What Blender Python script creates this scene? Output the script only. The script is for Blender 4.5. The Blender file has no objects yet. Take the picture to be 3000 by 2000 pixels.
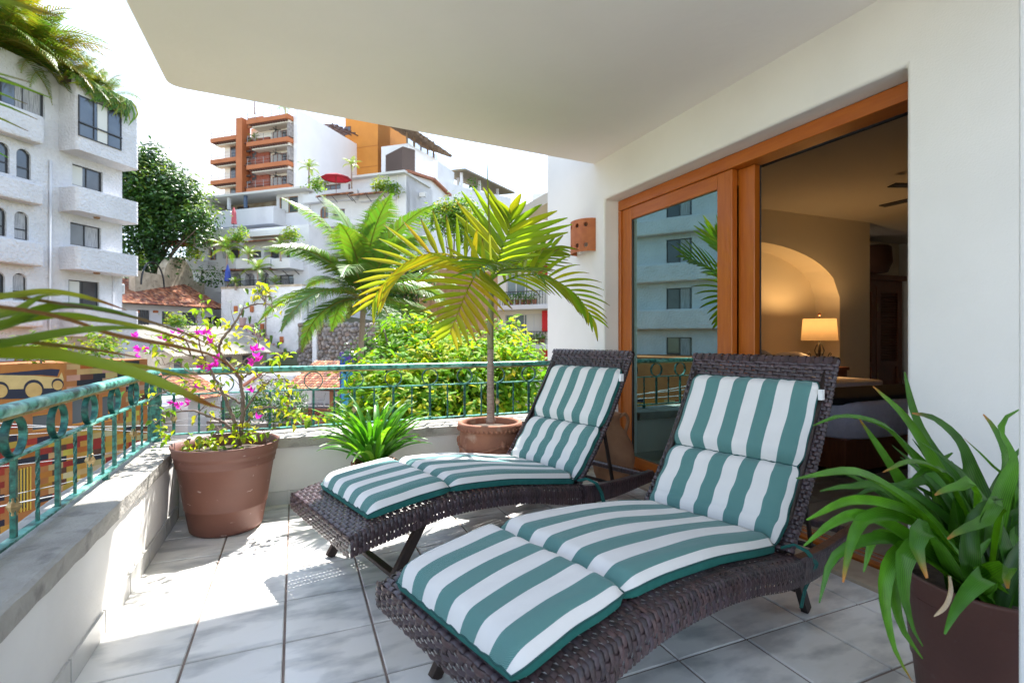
import bpy, math, random
from mathutils import Vector, Matrix
random.seed(11)
R = math.radians
sc = bpy.context.scene
# ------------------------------------------------------------------ camera, sky, sun, exposure
CAM_H, FPX, HOR, YAW = 1.10, 1500.0, 985.0, R(22.98)
cd = bpy.data.cameras.new('camera'); cam = bpy.data.objects.new('camera', cd)
sc.collection.objects.link(cam); sc.camera = cam
cam.location = (0, 0, CAM_H); cam.rotation_euler = (R(90), 0, -YAW)
cd.sensor_width = 36; cd.lens = FPX / 3000 * 36; cd.shift_y = -15 / 3000
cd.clip_start = .02; cd.clip_end = 2000
cd.dof.use_dof = True; cd.dof.focus_distance = 2.7; cd.dof.aperture_fstop = 4.5
SUN_AZ, SUN_EL = R(32.0), R(57.5)
w = bpy.data.worlds.new('World'); sc.world = w; w.use_nodes = True
nt = w.node_tree; nt.nodes.clear()
sky = nt.nodes.new('ShaderNodeTexSky'); sky.sky_type = 'NISHITA'; sky.sun_disc = False
sky.sun_elevation = SUN_EL; sky.sun_rotation = SUN_AZ
sky.air_density = 1.0; sky.dust_density = .15; sky.ozone_density = 1.2
bg = nt.nodes.new('ShaderNodeBackground'); bg.inputs['Strength'].default_value = .115
tc = nt.nodes.new('ShaderNodeTexCoord')
mp = nt.nodes.new('ShaderNodeMapping'); mp.inputs['Scale'].default_value = (1.0, 1.0, 2.6)
nz = nt.nodes.new('ShaderNodeTexNoise'); nz.inputs['Scale'].default_value = 1.7; nz.inputs['Detail'].default_value = 7; nz.inputs['Roughness'].default_value = .55
cr = nt.nodes.new('ShaderNodeValToRGB'); cr.color_ramp.elements[0].position = .38; cr.color_ramp.elements[1].position = .68
mx = nt.nodes.new('ShaderNodeMix'); mx.data_type = 'RGBA'
mx.inputs[7].default_value = (3.1, 3.25, 3.5, 1)
wo = nt.nodes.new('ShaderNodeOutputWorld')
nt.links.new(tc.outputs['Generated'], mp.inputs[0]); nt.links.new(mp.outputs[0], nz.inputs['Vector'])
nt.links.new(nz.outputs['Fac'], cr.inputs[0]); nt.links.new(cr.outputs[0], mx.inputs[0])
nt.links.new(sky.outputs[0], mx.inputs[6]); nt.links.new(mx.outputs[2], bg.inputs[0]); nt.links.new(bg.outputs[0], wo.inputs[0])
sl = bpy.data.lights.new('sun', 'SUN'); sun = bpy.data.objects.new('sun', sl); sc.collection.objects.link(sun)
sl.energy = 3.3; sl.angle = R(1.0); sl.color = (1, .975, .94)
sd = Vector((math.sin(SUN_AZ) * math.cos(SUN_EL), math.cos(SUN_AZ) * math.cos(SUN_EL), math.sin(SUN_EL)))
sun.rotation_euler = sd.to_track_quat('Z', 'Y').to_euler(); sun.location = (6, 10, 14)
vs = sc.view_settings; vs.view_transform = 'Standard'; vs.look = 'None'; vs.exposure = 2.18; vs.gamma = 1
sc.render.engine = 'CYCLES'
sc.cycles.use_denoising = True; sc.cycles.max_bounces = 8; sc.cycles.diffuse_bounces = 4; sc.cycles.glossy_bounces = 4
sc.cycles.transmission_bounces = 6; sc.cycles.transparent_max_bounces = 12
sc.cycles.sample_clamp_indirect = 8; sc.cycles.caustics_reflective = False; sc.cycles.caustics_refractive = False
# ------------------------------------------------------------------ helpers
fx, fy = math.sin(YAW), math.cos(YAW)
def at(u, v, d):
    l = d * (u - 1500) / FPX
    return Vector((fx * d + fy * l, fy * d - fx * l, CAM_H + (HOR - v) / FPX * d))
COL = sc.collection
class MB:
    def __init__(s): s.v = []; s.f = []; s.c = {}; s.uv = {}; s.mi = {}
    def add(s, vs, fs, col=None, mi=0):
        o = len(s.v); s.v += [tuple(p) for p in vs]
        for f in fs:
            if mi: s.mi[len(s.f)] = mi
            s.f.append(tuple(i + o for i in f))
        if col is not None:
            for i in range(o, len(s.v)): s.c[i] = col
        return o
    def bx(s, x0, x1, y0, y1, z0, z1, col=None, M=None, mi=0):
        if x0 > x1: x0, x1 = x1, x0
        if y0 > y1: y0, y1 = y1, y0
        if z0 > z1: z0, z1 = z1, z0
        vs = [Vector((x, y, z)) for z in (z0, z1) for y in (y0, y1) for x in (x0, x1)]
        if M: vs = [M @ p for p in vs]
        s.add(vs, [(0, 2, 3, 1), (4, 5, 7, 6), (0, 1, 5, 4), (2, 6, 7, 3), (0, 4, 6, 2), (1, 3, 7, 5)], col, mi); return s
    def bar(s, a, b, wx, wz, up=(0, 0, 1), col=None):
        a, b = Vector(a), Vector(b); t = (b - a).normalized(); u = Vector(up)
        if abs(t.dot(u)) > .97: u = Vector((0, 1, 0))
        r = t.cross(u).normalized(); n = r.cross(t)
        vs = [p + r * i * wx / 2 + n * j * wz / 2 for p in (a, b) for i, j in ((-1, -1), (1, -1), (1, 1), (-1, 1))]
        s.add(vs, [(0, 1, 2, 3), (7, 6, 5, 4), (0, 4, 5, 1), (1, 5, 6, 2), (2, 6, 7, 3), (3, 7, 4, 0)], col); return s
    def tube(s, pts, rs, n=8, col=None, cap=True, sq=None):
        pts = [Vector(p) for p in pts]
        if not hasattr(rs, '__len__'): rs = [rs] * len(pts)
        o = len(s.v); u = None; vs = []
        for i, p in enumerate(pts):
            t = (pts[min(i + 1, len(pts) - 1)] - pts[max(i - 1, 0)])
            t = t.normalized() if t.length > 1e-9 else Vector((0, 0, 1))
            if u is None:
                u = Vector((0, 0, 1)) if abs(t.z) < .95 else Vector((1, 0, 0))
            r = t.cross(u); r = r.normalized() if r.length > 1e-6 else Vector((1, 0, 0)); u = r.cross(t).normalized()
            for k in range(n):
                a = 2 * math.pi * k / n
                vs.append(p + (r * math.cos(a) * (sq or 1) + u * math.sin(a)) * rs[i])
        fs = [(i * n + k, i * n + (k + 1) % n, (i + 1) * n + (k + 1) % n, (i + 1) * n + k) for i in range(len(pts) - 1) for k in range(n)]
        if cap: fs += [tuple(range(n))[::-1], tuple((len(pts) - 1) * n + k for k in range(n))]
        s.add(vs, fs, col); return s
    def lathe(s, prof, n=40, c=(0, 0, 0), col=None, wob=None):
        vs = []
        for r, z in prof:
            for k in range(n):
                a = 2 * math.pi * k / n; q = r * (1 + (wob(a, z) if wob else 0))
                vs.append((c[0] + q * math.cos(a), c[1] + q * math.sin(a), c[2] + z))
        fs = [(i * n + k, i * n + (k + 1) % n, (i + 1) * n + (k + 1) % n, (i + 1) * n + k) for i in range(len(prof) - 1) for k in range(n)]
        s.add(vs, fs, col); return s
    def prism(s, poly, y0, y1, axis='y', col=None):
        # poly in the plane across the axis: y -> (x,z), z -> (x,y), x -> (y,z)
        m = {'y': lambda a, b, t: (a, t, b), 'z': lambda a, b, t: (a, b, t), 'x': lambda a, b, t: (t, a, b)}[axis]
        n = len(poly); vs = [m(a, b, y0) for a, b in poly] + [m(a, b, y1) for a, b in poly]
        fs = [tuple(range(n)), tuple(range(2 * n - 1, n - 1, -1))] + [(i, i + n, (i + 1) % n + n, (i + 1) % n) for i in range(n)]
        s.add(vs, fs, col); return s
    def grid(s, fn, nu, nv, col=None, closed=False):
        vs = [fn(i / nu, j / nv) for i in range(nu + 1) for j in range(nv + 1)]
        fs = [(i * (nv + 1) + j, (i + 1) * (nv + 1) + j, (i + 1) * (nv + 1) + j + 1, i * (nv + 1) + j + 1) for i in range(nu) for j in range(nv)]
        return s.add(vs, fs, col)
    def holed(s, a0, a1, b0, b1, holes, t0, t1, axis='y', col=None):
        # wall sheet with rectangular openings, real thickness and reveals
        m = {'y': lambda a, b, t: (a, t, b), 'x': lambda a, b, t: (t, a, b)}[axis]
        A = sorted({a0, a1} | {q for h in holes for q in h[:2] if a0 < q < a1}); B = sorted({b0, b1} | {q for h in holes for q in h[2:4] if b0 < q < b1})
        def solid(i, j):
            if not (0 <= i < len(A) - 1 and 0 <= j < len(B) - 1): return False
            ca, cb = (A[i] + A[i + 1]) / 2, (B[j] + B[j + 1]) / 2
            return not any(h[0] < ca < h[1] and h[2] < cb < h[3] for h in holes)
        idx = {}; vs = []; fs = []
        def V(i, j, k):
            if (i, j, k) not in idx: idx[(i, j, k)] = len(vs); vs.append(m(A[i], B[j], (t0, t1)[k]))
            return idx[(i, j, k)]
        for i in range(len(A) - 1):
            for j in range(len(B) - 1):
                if not solid(i, j): continue
                fs.append((V(i, j, 0), V(i + 1, j, 0), V(i + 1, j + 1, 0), V(i, j + 1, 0)))
                fs.append((V(i, j, 1), V(i, j + 1, 1), V(i + 1, j + 1, 1), V(i + 1, j, 1)))
                if not solid(i, j - 1): fs.append((V(i, j, 0), V(i, j, 1), V(i + 1, j, 1), V(i + 1, j, 0)))
                if not solid(i, j + 1): fs.append((V(i, j + 1, 0), V(i + 1, j + 1, 0), V(i + 1, j + 1, 1), V(i, j + 1, 1)))
                if not solid(i - 1, j): fs.append((V(i, j, 0), V(i, j + 1, 0), V(i, j + 1, 1), V(i, j, 1)))
                if not solid(i + 1, j): fs.append((V(i + 1, j, 0), V(i + 1, j, 1), V(i + 1, j + 1, 1), V(i + 1, j + 1, 0)))
        s.add(vs, fs, col); return s
    def arch_corners(s, a0, a1, bs, bt, t0, t1, axis='y', n=8):
        # fills the two upper corners of an opening so that its head is a half ellipse from bs up to bt
        m = {'y': lambda a, b, t: (a, t, b), 'x': lambda a, b, t: (t, a, b)}[axis]; c = (a0 + a1) / 2; r = (a1 - a0) / 2
        for sg in (-1, 1):
            arc = [(c + sg * r * math.cos(k * math.pi / 2 / n), bs + (bt - bs) * math.sin(k * math.pi / 2 / n)) for k in range(n + 1)]
            for k in range(n):
                p, q = arc[k], arc[k + 1]
                vs = [m(p[0], p[1], t0), m(q[0], q[1], t0), m(q[0], bt, t0), m(p[0], bt, t0), m(p[0], p[1], t1), m(q[0], q[1], t1)]
                s.add(vs, [(0, 1, 2, 3), (0, 4, 5, 1)])
        return s
    def mesh(s, name, mats, smooth=False):
        me = bpy.data.meshes.new(name); me.from_pydata(s.v, [], s.f)
        for m in (mats if isinstance(mats, (list, tuple)) else [mats]): me.materials.append(m)
        if s.c:
            a = me.color_attributes.new('Col', 'FLOAT_COLOR', 'POINT'); buf = [1.0] * (4 * len(s.v))
            for i, c in s.c.items(): buf[4 * i:4 * i + 3] = c[:3]
            a.data.foreach_set('color', buf)
        if s.uv:
            l = me.uv_layers.new(name='UVMap'); buf = [0.0] * (2 * len(me.loops)); vi = [0] * len(me.loops)
            me.loops.foreach_get('vertex_index', vi)
            for k, i in enumerate(vi): buf[2 * k:2 * k + 2] = s.uv.get(i, (0, 0))
            l.data.foreach_set('uv', buf)
        if smooth: me.polygons.foreach_set('use_smooth', [True] * len(me.polygons))
        for i, m in s.mi.items(): me.polygons[i].material_index = m
        me.update(); return me
    def build(s, name, mat, parent=None, smooth=False, kind=None, label=None, fix=False):
        me = s.mesh(name, mat, smooth)
        if fix:
            import bmesh
            bm = bmesh.new(); bm.from_mesh(me)
            if fix == 'weld': bmesh.ops.remove_doubles(bm, verts=bm.verts, dist=.0008)
            bmesh.ops.recalc_face_normals(bm, faces=bm.faces); bm.to_mesh(me); bm.free()
        return obj(name, me, parent, kind=kind, label=label)
def obj(name, me, parent=None, loc=None, kind=None, label=None):
    o = bpy.data.objects.new(name, me); COL.objects.link(o)
    if parent: o.parent = parent
    if loc is not None: o.location = loc
    if kind: o['kind'] = kind
    if label: o['label'] = label
    return o
def tag(o, label, cat, group=None):
    o['label'] = label; o['category'] = cat
    if group: o['group'] = group
    return o
def thing(name, label, cat, loc=(0, 0, 0), rz=0, group=None):
    o = bpy.data.objects.new(name, None); COL.objects.link(o); o.location = loc; o.rotation_euler = (0, 0, rz)
    o.empty_display_size = .1
    return tag(o, label, cat, group)
def struct(o): o['kind'] = 'structure'; return o
def dup(root, loc, rz=0, label=None, scale=None, group=None):
    r = root.copy(); COL.objects.link(r); r.location = loc; r.rotation_euler = (0, 0, rz)
    if label: r['label'] = label
    if group: r['group'] = group
    if scale: r.scale = (scale,) * 3
    for ch in list(root.children):
        c = ch.copy(); COL.objects.link(c); c.parent = r
        for g in ch.children:
            q = g.copy(); COL.objects.link(q); q.parent = c
    return r
def bev(o, wd=.006, seg=2):
    m = o.modifiers.new('b', 'BEVEL'); m.width = wd; m.segments = seg; m.limit_method = 'ANGLE'; m.angle_limit = R(40)
    return o
# ------------------------------------------------------------------ materials
_mc = {}
def M(name, col=(.5, .5, .5), rough=.6, col2=None, ns=6., lo=.35, hi=.65, bump=0., bs=60., metal=0., attr=False, transl=0., tcol=None,
      coat=0., rnd=0., veins=0, detail=5., emit=None, espr=1., stretch=None, spots=None, world=False, spec=.5, bdist=.01):
    if name in _mc: return _mc[name]
    m = bpy.data.materials.new(name); m.use_nodes = True; t = m.node_tree; N = t.nodes; Lk = t.links
    b = N['Principled BSDF']; out = N['Material Output']
    b.inputs['Roughness'].default_value = rough; b.inputs['Metallic'].default_value = metal
    b.inputs['Specular IOR Level'].default_value = spec
    if coat: b.inputs['Coat Weight'].default_value = coat
    tcn = N.new('ShaderNodeTexCoord'); src = N.new('ShaderNodeNewGeometry').outputs['Position'] if world else tcn.outputs['Object']
    if stretch:
        mpn = N.new('ShaderNodeMapping'); mpn.inputs['Scale'].default_value = stretch; Lk.new(src, mpn.inputs[0]); src = mpn.outputs[0]
    if attr:
        an = N.new('ShaderNodeAttribute'); an.attribute_name = 'Col'; c = an.outputs['Color']
    else:
        rg = N.new('ShaderNodeRGB'); rg.outputs[0].default_value = (*col, 1); c = rg.outputs[0]
    if col2 is not None:
        n1 = N.new('ShaderNodeTexNoise'); n1.inputs['Scale'].default_value = ns; n1.inputs['Detail'].default_value = detail; Lk.new(src, n1.inputs['Vector'])
        mr = N.new('ShaderNodeMapRange'); mr.inputs['From Min'].default_value = lo; mr.inputs['From Max'].default_value = hi; Lk.new(n1.outputs['Fac'], mr.inputs[0])
        mix = N.new('ShaderNodeMix'); mix.data_type = 'RGBA'; Lk.new(mr.outputs[0], mix.inputs[0])
        Lk.new(c, mix.inputs[6]); mix.inputs[7].default_value = (*col2, 1); 
        if attr:
            mix.blend_type = 'MULTIPLY'
        c = mix.outputs[2]
    if spots:   # second layer: (colour, scale, lo, hi)
        n2 = N.new('ShaderNodeTexNoise'); n2.inputs['Scale'].default_value = spots[1]; n2.inputs['Detail'].default_value = 8; Lk.new(src, n2.inputs['Vector'])
        mr = N.new('ShaderNodeMapRange'); mr.inputs['From Min'].default_value = spots[2]; mr.inputs['From Max'].default_value = spots[3]; Lk.new(n2.outputs['Fac'], mr.inputs[0])
        mix = N.new('ShaderNodeMix'); mix.data_type = 'RGBA'; Lk.new(mr.outputs[0], mix.inputs[0]); Lk.new(c, mix.inputs[6]); mix.inputs[7].default_value = (*spots[0], 1)
        c = mix.outputs[2]
    if veins:
        un = N.new('ShaderNodeUVMap'); se = N.new('ShaderNodeSeparateXYZ'); Lk.new(un.outputs[0], se.inputs[0])
        m1 = N.new('ShaderNodeMath'); m1.operation = 'MULTIPLY'; m1.inputs[1].default_value = 75; Lk.new(se.outputs[0], m1.inputs[0])
        m2 = N.new('ShaderNodeMath'); m2.operation = 'SINE'; Lk.new(m1.outputs[0], m2.inputs[0])
        n3 = N.new('ShaderNodeTexNoise'); n3.inputs['Scale'].default_value = 14; Lk.new(src, n3.inputs['Vector'])
        m3 = N.new('ShaderNodeMath'); m3.operation = 'MULTIPLY_ADD'; m3.inputs[1].default_value = veins; Lk.new(m2.outputs[0], m3.inputs[0]); Lk.new(n3.outputs['Fac'], m3.inputs[2])
        mr = N.new('ShaderNodeMapRange'); mr.inputs['From Min'].default_value = .2; mr.inputs['From Max'].default_value = .8; mr.inputs['To Min'].default_value = .62; mr.inputs['To Max'].default_value = 1.35; Lk.new(m3.outputs[0], mr.inputs[0])
        hs = N.new('ShaderNodeHueSaturation'); Lk.new(mr.outputs[0], hs.inputs['Value']); Lk.new(c, hs.inputs['Color']); c = hs.outputs[0]
    if rnd:
        oi = N.new('ShaderNodeObjectInfo'); hs = N.new('ShaderNodeHueSaturation'); mr = N.new('ShaderNodeMapRange')
        mr.inputs['To Min'].default_value = 1 - rnd; mr.inputs['To Max'].default_value = 1 + rnd
        Lk.new(oi.outputs['Random'], mr.inputs[0]); Lk.new(mr.outputs[0], hs.inputs['Value']); Lk.new(c, hs.inputs['Color']); c = hs.outputs[0]
    Lk.new(c, b.inputs['Base Color'])
    if bump:
        nb = N.new('ShaderNodeTexNoise'); nb.inputs['Scale'].default_value = bs; nb.inputs['Detail'].default_value = 6; Lk.new(src, nb.inputs['Vector'])
        bp = N.new('ShaderNodeBump'); bp.inputs['Strength'].default_value = bump; bp.inputs['Distance'].default_value = bdist
        Lk.new(nb.outputs['Fac'], bp.inputs['Height']); Lk.new(bp.outputs[0], b.inputs['Normal'])
    if emit:
        b.inputs['Emission Color'].default_value = (*emit, 1); b.inputs['Emission Strength'].default_value = espr
    if transl:
        tr = N.new('ShaderNodeBsdfTranslucent'); ms = N.new('ShaderNodeMixShader'); ms.inputs[0].default_value = transl
        if tcol:
            mm = N.new('ShaderNodeMix'); mm.data_type = 'RGBA'; mm.blend_type = 'MULTIPLY'; mm.inputs[0].default_value = 1
            Lk.new(c, mm.inputs[6]); mm.inputs[7].default_value = (*tcol, 1); mm.clamp_result = False; c = mm.outputs[2]
        Lk.new(c, tr.inputs['Color']); Lk.new(b.outputs[0], ms.inputs[1]); Lk.new(tr.outputs[0], ms.inputs[2]); Lk.new(ms.outputs[0], out.inputs['Surface'])
    _mc[name] = m; return m
def glass_mat(name, tint=(.8, .95, .92), rough=.0):
    if name in _mc: return _mc[name]
    m = bpy.data.materials.new(name); m.use_nodes = True; t = m.node_tree; N = t.nodes; N.clear()
    o = N.new('ShaderNodeOutputMaterial'); tr = N.new('ShaderNodeBsdfTransparent'); gl = N.new('ShaderNodeBsdfGlossy'); fr = N.new('ShaderNodeFresnel'); mxs = N.new('ShaderNodeMixShader')
    tr.inputs[0].default_value = (*tint, 1); gl.inputs['Roughness'].default_value = rough; fr.inputs['IOR'].default_value = 1.7
    ma = N.new('ShaderNodeMath'); ma.operation = 'MULTIPLY_ADD'; ma.inputs[1].default_value = 1.3; ma.inputs[2].default_value = .26; ma.use_clamp = True
    t.links.new(fr.outputs[0], ma.inputs[0]); t.links.new(ma.outputs[0], mxs.inputs[0]); t.links.new(tr.outputs[0], mxs.inputs[1]); t.links.new(gl.outputs[0], mxs.inputs[2]); t.links.new(mxs.outputs[0], o.inputs[0])
    gl.inputs[0].default_value = (.62, .95, .92, 1)
    _mc[name] = m; return m
PLASTER = M('white_plaster', (.82, .81, .79), .8, (.75, .74, .72), 2, .4, .8, bump=.16, bs=120, spots=((.66, .64, .60), 1.3, .66, .9))
PLASTER_IN = M('room_plaster', (.80, .72, .58), .85, bump=.08, bs=90)
WPAINT = M('white_wall_paint', (.66, .66, .68), .8, (.58, .58, .60), .8, .35, .7, bump=.3, bs=9, bdist=.04, spots=((.52, .50, .47), 1.6, .66, .85))
WROUGH = M('white_rough_stucco', (.63, .63, .655), .85, (.54, .54, .56), 1.2, .35, .75, bump=1.0, bs=8, bdist=.09, spots=((.42, .41, .40), 2.2, .64, .9))
GLASSW = M('window_glass', (.035, .04, .05), .08, (.10, .11, .12), .35, .4, .6, spec=.8)
DARKFR = M('dark_frame', (.03, .03, .032), .4)
def stepped(a, b, n): return [a + (b - a) * i / n for i in range(n + 1)]
# ------------------------------------------------------------------ terrace: floor, parapets, railings, slab, house wall
TILE = M('floor_tile', (.84, .815, .77), .30, (.50, .495, .475), 4.2, .46, .64, bump=.08, bs=30, rnd=.09, world=True, detail=9, spots=((.78, .75, .69), 6, .55, .75), stretch=(1, 2.2, 1))
GROUT = M('grout', (.21, .155, .13), .9, (.30, .235, .20), 12, world=True)
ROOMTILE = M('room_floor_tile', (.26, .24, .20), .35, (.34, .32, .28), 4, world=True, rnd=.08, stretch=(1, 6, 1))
W = 2.40
fl = struct(MB().bx(-.66, 9.2, -5.2, 5.9, -.30, -.006).build('floor', GROUT))  # runs on unseen behind the camera, added to bounce sunlight onto the ceiling
def tile_mesh(name, sx, sy, th, m, b=.003):
    mb = MB(); x, y = sx / 2, sy / 2
    mb.add([(-x, -y, -th), (x, -y, -th), (x, y, -th), (-x, y, -th), (-x, -y, -b), (x, -y, -b), (x, y, -b), (-x, y, -b),
            (-x + b, -y + b, 0), (x - b, -y + b, 0), (x - b, y - b, 0), (-x + b, y - b, 0)],
           [(8, 9, 10, 11), (4, 5, 9, 8), (5, 6, 10, 9), (6, 7, 11, 10), (7, 4, 8, 11), (0, 1, 5, 4), (1, 2, 6, 5), (2, 3, 7, 6), (3, 0, 4, 7)])
    return mb.mesh(name, m)
PX, PY, G = .310, .316, .0085
tm = tile_mesh('tile', PX - G, PY - G, .012, TILE)
for i in range(-2, 8):
    for j in range(-23, 5):
        x0 = -.035 + i * PX; y0 = 2.333 + j * PY
        y1 = min(y0 + PY, 3.685); x1 = min(x0 + PX, W + .02)
        o = obj('tile', tm, fl, ((x0 + x1) / 2, (y0 + y1) / 2, random.uniform(-.0007, .0007)))
        o.scale = ((x1 - x0 - G) / (PX - G), (y1 - y0 - G) / (PY - G), 1); 
        o.rotation_euler = (random.uniform(-.001, .001), random.uniform(-.001, .001), 0)
rm = tile_mesh('room_tile', .60 - .006, .30 - .006, .01, ROOMTILE)
for i in range(10):
    for j in range(14):
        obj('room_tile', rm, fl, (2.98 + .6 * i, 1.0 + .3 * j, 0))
CONC = M('weathered_concrete', (.43, .405, .36), .92, (.30, .28, .25), 7, .35, .7, bump=.6, bs=60, spots=((.16, .15, .14), 9, .56, .74), bdist=.012)
SKIRT = M('skirting_tile', (.60, .585, .55), .35, (.50, .49, .47), 5, world=True, rnd=.06)
sk = MB().bx(-.0045, .0045, -.152, .152, 0, .088).mesh('skirting_tile', SKIRT)
sk2 = MB().bx(-.152, .152, -.0045, .0045, 0, .088).mesh('skirting_tile', SKIRT)
def rough_box(mb, x0, x1, y0, y1, z0, z1, n, axis, jit):
    # slab with uneven worn edges, cut into n stations along axis
    rnd = random.Random(5)
    def sec(t):
        if axis == 'y': b = [(x0, z0), (x1, z0), (x1, z1), (x0, z1)]
        else: b = [(y0, z0), (y1, z0), (y1, z1), (y0, z1)]
        pts = []
        for k in range(4):
            a, c = b[k], b[(k + 1) % 4]
            for q in (.06, .35, .65, .94): pts.append((a[0] + (c[0] - a[0]) * q + rnd.uniform(-jit, jit), a[1] + (c[1] - a[1]) * q + rnd.uniform(-jit, jit)))
        return [(p, t, q) if axis == 'y' else (t, p, q) for p, q in pts]
    vs = []
    for i in range(n + 1):
        vs += sec((y0 + (y1 - y0) * i / n) if axis == 'y' else (x0 + (x1 - x0) * i / n))
    fs = [(i * 16 + k, i * 16 + (k + 1) % 16, (i + 1) * 16 + (k + 1) % 16, (i + 1) * 16 + k) for i in range(n) for k in range(16)]
    fs += [tuple(range(15, -1, -1)), tuple(n * 16 + k for k in range(16))]
    mb.add(vs, fs); return mb
PARA = M('parapet_plaster', (.80, .775, .735), .8, (.70, .67, .63), 2.4, .4, .75, bump=.15, bs=90, spots=((.52, .47, .41), 4, .68, .85))
lp = thing('parapet_wall', 'low cream parapet wall with grey coping on the left under the teal railing', 'wall', (-.655, 0, 0))
MB().bx(-.20, 0, -5.2, 3.86, -.3, .372).build('wall', PARA, lp)
rough_box(MB(), -.255, .012, -5.2, 3.86, .372, .442, 140, 'y', .0022).build('coping', CONC, lp, fix=True)
for j in range(-22, 5):
    y = 2.333 + j * PY + PY / 2
    if y < 3.66: obj('skirting_tile', sk, lp, (.0047, y, 0))
bp_ = thing('parapet_wall', 'low cream parapet wall with grey coping across the far end of the terrace', 'wall', (0, 3.68, 0))
MB().bx(-.652, W, 0, .18, -.3, .372).build('wall', PARA, bp_)
rough_box(MB(), -.64, W, -.035, .30, .372, .442, 70, 'x', .0022).build('coping', CONC, bp_, fix=True)
for i in range(-2, 8): obj('skirting_tile', sk2, bp_, (-.035 + i * PX + PX / 2, -.0047, 0))
# railing
PATINA = M('green_patina_iron', (.12, .42, .35), .42, (.02, .09, .075), 26, .42, .62, bump=.25, bs=120, metal=.25, spots=((.40, .68, .58), 11, .56, .72), bdist=.003)
PATINA_D = M('dark_patina_iron', (.03, .17, .14), .4, (.012, .05, .045), 40, .4, .62, bump=.2, bs=120, metal=.3, spots=((.25, .5, .42), 22, .62, .8), bdist=.003)
BRASS = M('aged_brass', (.30, .20, .085), .45, (.46, .33, .16), 40, metal=.5, bump=.2, bs=80)
def twist_mesh(h, w_, turns, n=26):
    mb = MB(); vs = []
    for i in range(n + 1):
        a = turns * 2 * math.pi * max(0, min(1, (i / n - .12) / .76))
        for k in range(4):
            b = a + math.pi / 4 + k * math.pi / 2
            vs.append((w_ * .72 * math.cos(b), w_ * .72 * math.sin(b), h * i / n))
    mb.add(vs, [(i * 4 + k, i * 4 + (k + 1) % 4, i * 4 + 4 + (k + 1) % 4, i * 4 + 4 + k) for i in range(n) for k in range(4)])
    return mb.mesh('twisted_baluster', PATINA_D)
ZB, ZM, ZH = .475, .728, .876
bal = MB().bx(-.0075, .0075, -.0075, .0075, 0, ZM - ZB - .004).mesh('baluster', PATINA_D)
twm = twist_mesh(ZM - ZB - .004, .0095, 1.25)
rmb = MB(); n = 36
ringv = [(r * math.cos(2 * math.pi * k / n), y, r * math.sin(2 * math.pi * k / n)) for k in range(n) for r, y in ((.063, -.011), (.063, .011), (.057, .011), (.057, -.011))]
rmb.add(ringv, [(k * 4 + a, k * 4 + (a + 1) % 4, ((k + 1) % n) * 4 + (a + 1) % 4, ((k + 1) % n) * 4 + a) for k in range(n) for a in range(4)])
ringm = rmb.mesh('ring', PATINA_D)
knm = MB().lathe([(.008, -.028), (.012, -.026), (.010, -.019), (.015, -.011), (.0195, 0), (.015, .011), (.010, .019), (.012, .026), (.008, .028)], 4).mesh('knuckle', BRASS)
def railing(root, a, b, first, pitch, length, knuckle_every):
    # local x runs along the rail
    n = 30
    prof = [(.0, .020), (.014, .019), (.023, .012), (.026, .002), (.024, -.010), (.018, -.015)]
    prof = prof + [(-y, z) for y, z in prof[::-1]][:-1]
    mb = MB(); m = len(prof); rr = random.Random(3); vs = []
    for i in range(n + 1):
        for y, z in prof: vs.append((a + (b - a) * i / n, y + rr.uniform(-.0006, .0006), ZH + z + rr.uniform(-.0006, .0006)))
    mb.add(vs, [(i * m + k, i * m + m + k, i * m + m + (k + 1) % m, i * m + (k + 1) % m) for i in range(n) for k in range(m)] + [tuple(range(m)), tuple(n * m + k for k in range(m))[::-1]])
    mb.build('handrail', PATINA, root, smooth=True)
    MB().bx(a, b, -.011, .011, ZH - .026, ZH - .0165).build('handrail_strip', BRASS, root)
    MB().bx(a, b, -.013, .013, ZM - .004, ZM + .004).build('middle_rail', PATINA, root)
    MB().bx(a, b, -.015, .015, ZB - .004, ZB + .004).build('bottom_rail', PATINA, root)
    k = 0; x = first
    while x < b - .02:
        if x > a + .02: 
            obj('ring', ringm, root, (x, 0, (ZM + .004 + ZH - .026) / 2))
            obj('baluster', bal, root, (x, 0, ZB + .003))
            if k % knuckle_every == 0: obj('knuckle', knm, root, (x, 0, ZB + .10))
        if a + .02 < x + pitch / 2 < b - .02: obj('twisted_baluster', twm, root, (x + pitch / 2, 0, ZB + .003))
        x += pitch; k += 1
    return root
rl = thing('railing', 'teal patina iron railing with rings and twisted balusters on the left parapet', 'railing', (-.80, 0, 0), R(90))
railing(rl, -5.1, 3.80, 2.058 - .32 * 22, .32, 0, 2)
MB().bx(3.80, 3.85, -.025, .025, .44, ZH - .02).build('post', PATINA_D, rl)
for y in (-4.8, -3.5, -2.2, -1.0, .3, 1.58, 2.9): MB().bx(y - .012, y + .012, -.012, .012, .43, ZB).build('foot', PATINA_D, rl)
rb = thing('railing', 'slender green iron railing with rings across the far end of the terrace', 'railing', (0, 3.85, 0))
railing(rb, -.772, W - .005, .120 - .277 * 3, .277, 0, 4)
for x in (-.3, .6, 1.5, 2.2): MB().bx(x - .01, x + .01, -.01, .01, .43, ZB).build('foot', PATINA_D, rb)
# slab over the terrace
CEIL = M('ceiling_plaster', (.88, .825, .80), .85, (.835, .78, .755), 1.2, .4, .75, bump=.30, bs=11, spots=((.70, .665, .64), .9, .62, .9))
poly = [(-.70, .42), (-.70, 3.555), (-.694, 3.592), (-.676, 3.618), (-.648, 3.634), (-.61, 3.643), (W + .02, 3.84), (W + .02, .42)]  # unseen near edge cut short so light enters from behind the camera
bev(struct(MB().prism(poly, 2.60, 2.86, 'z').build('ceiling_slab', CEIL, fix=True)), .012, 3)
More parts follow.
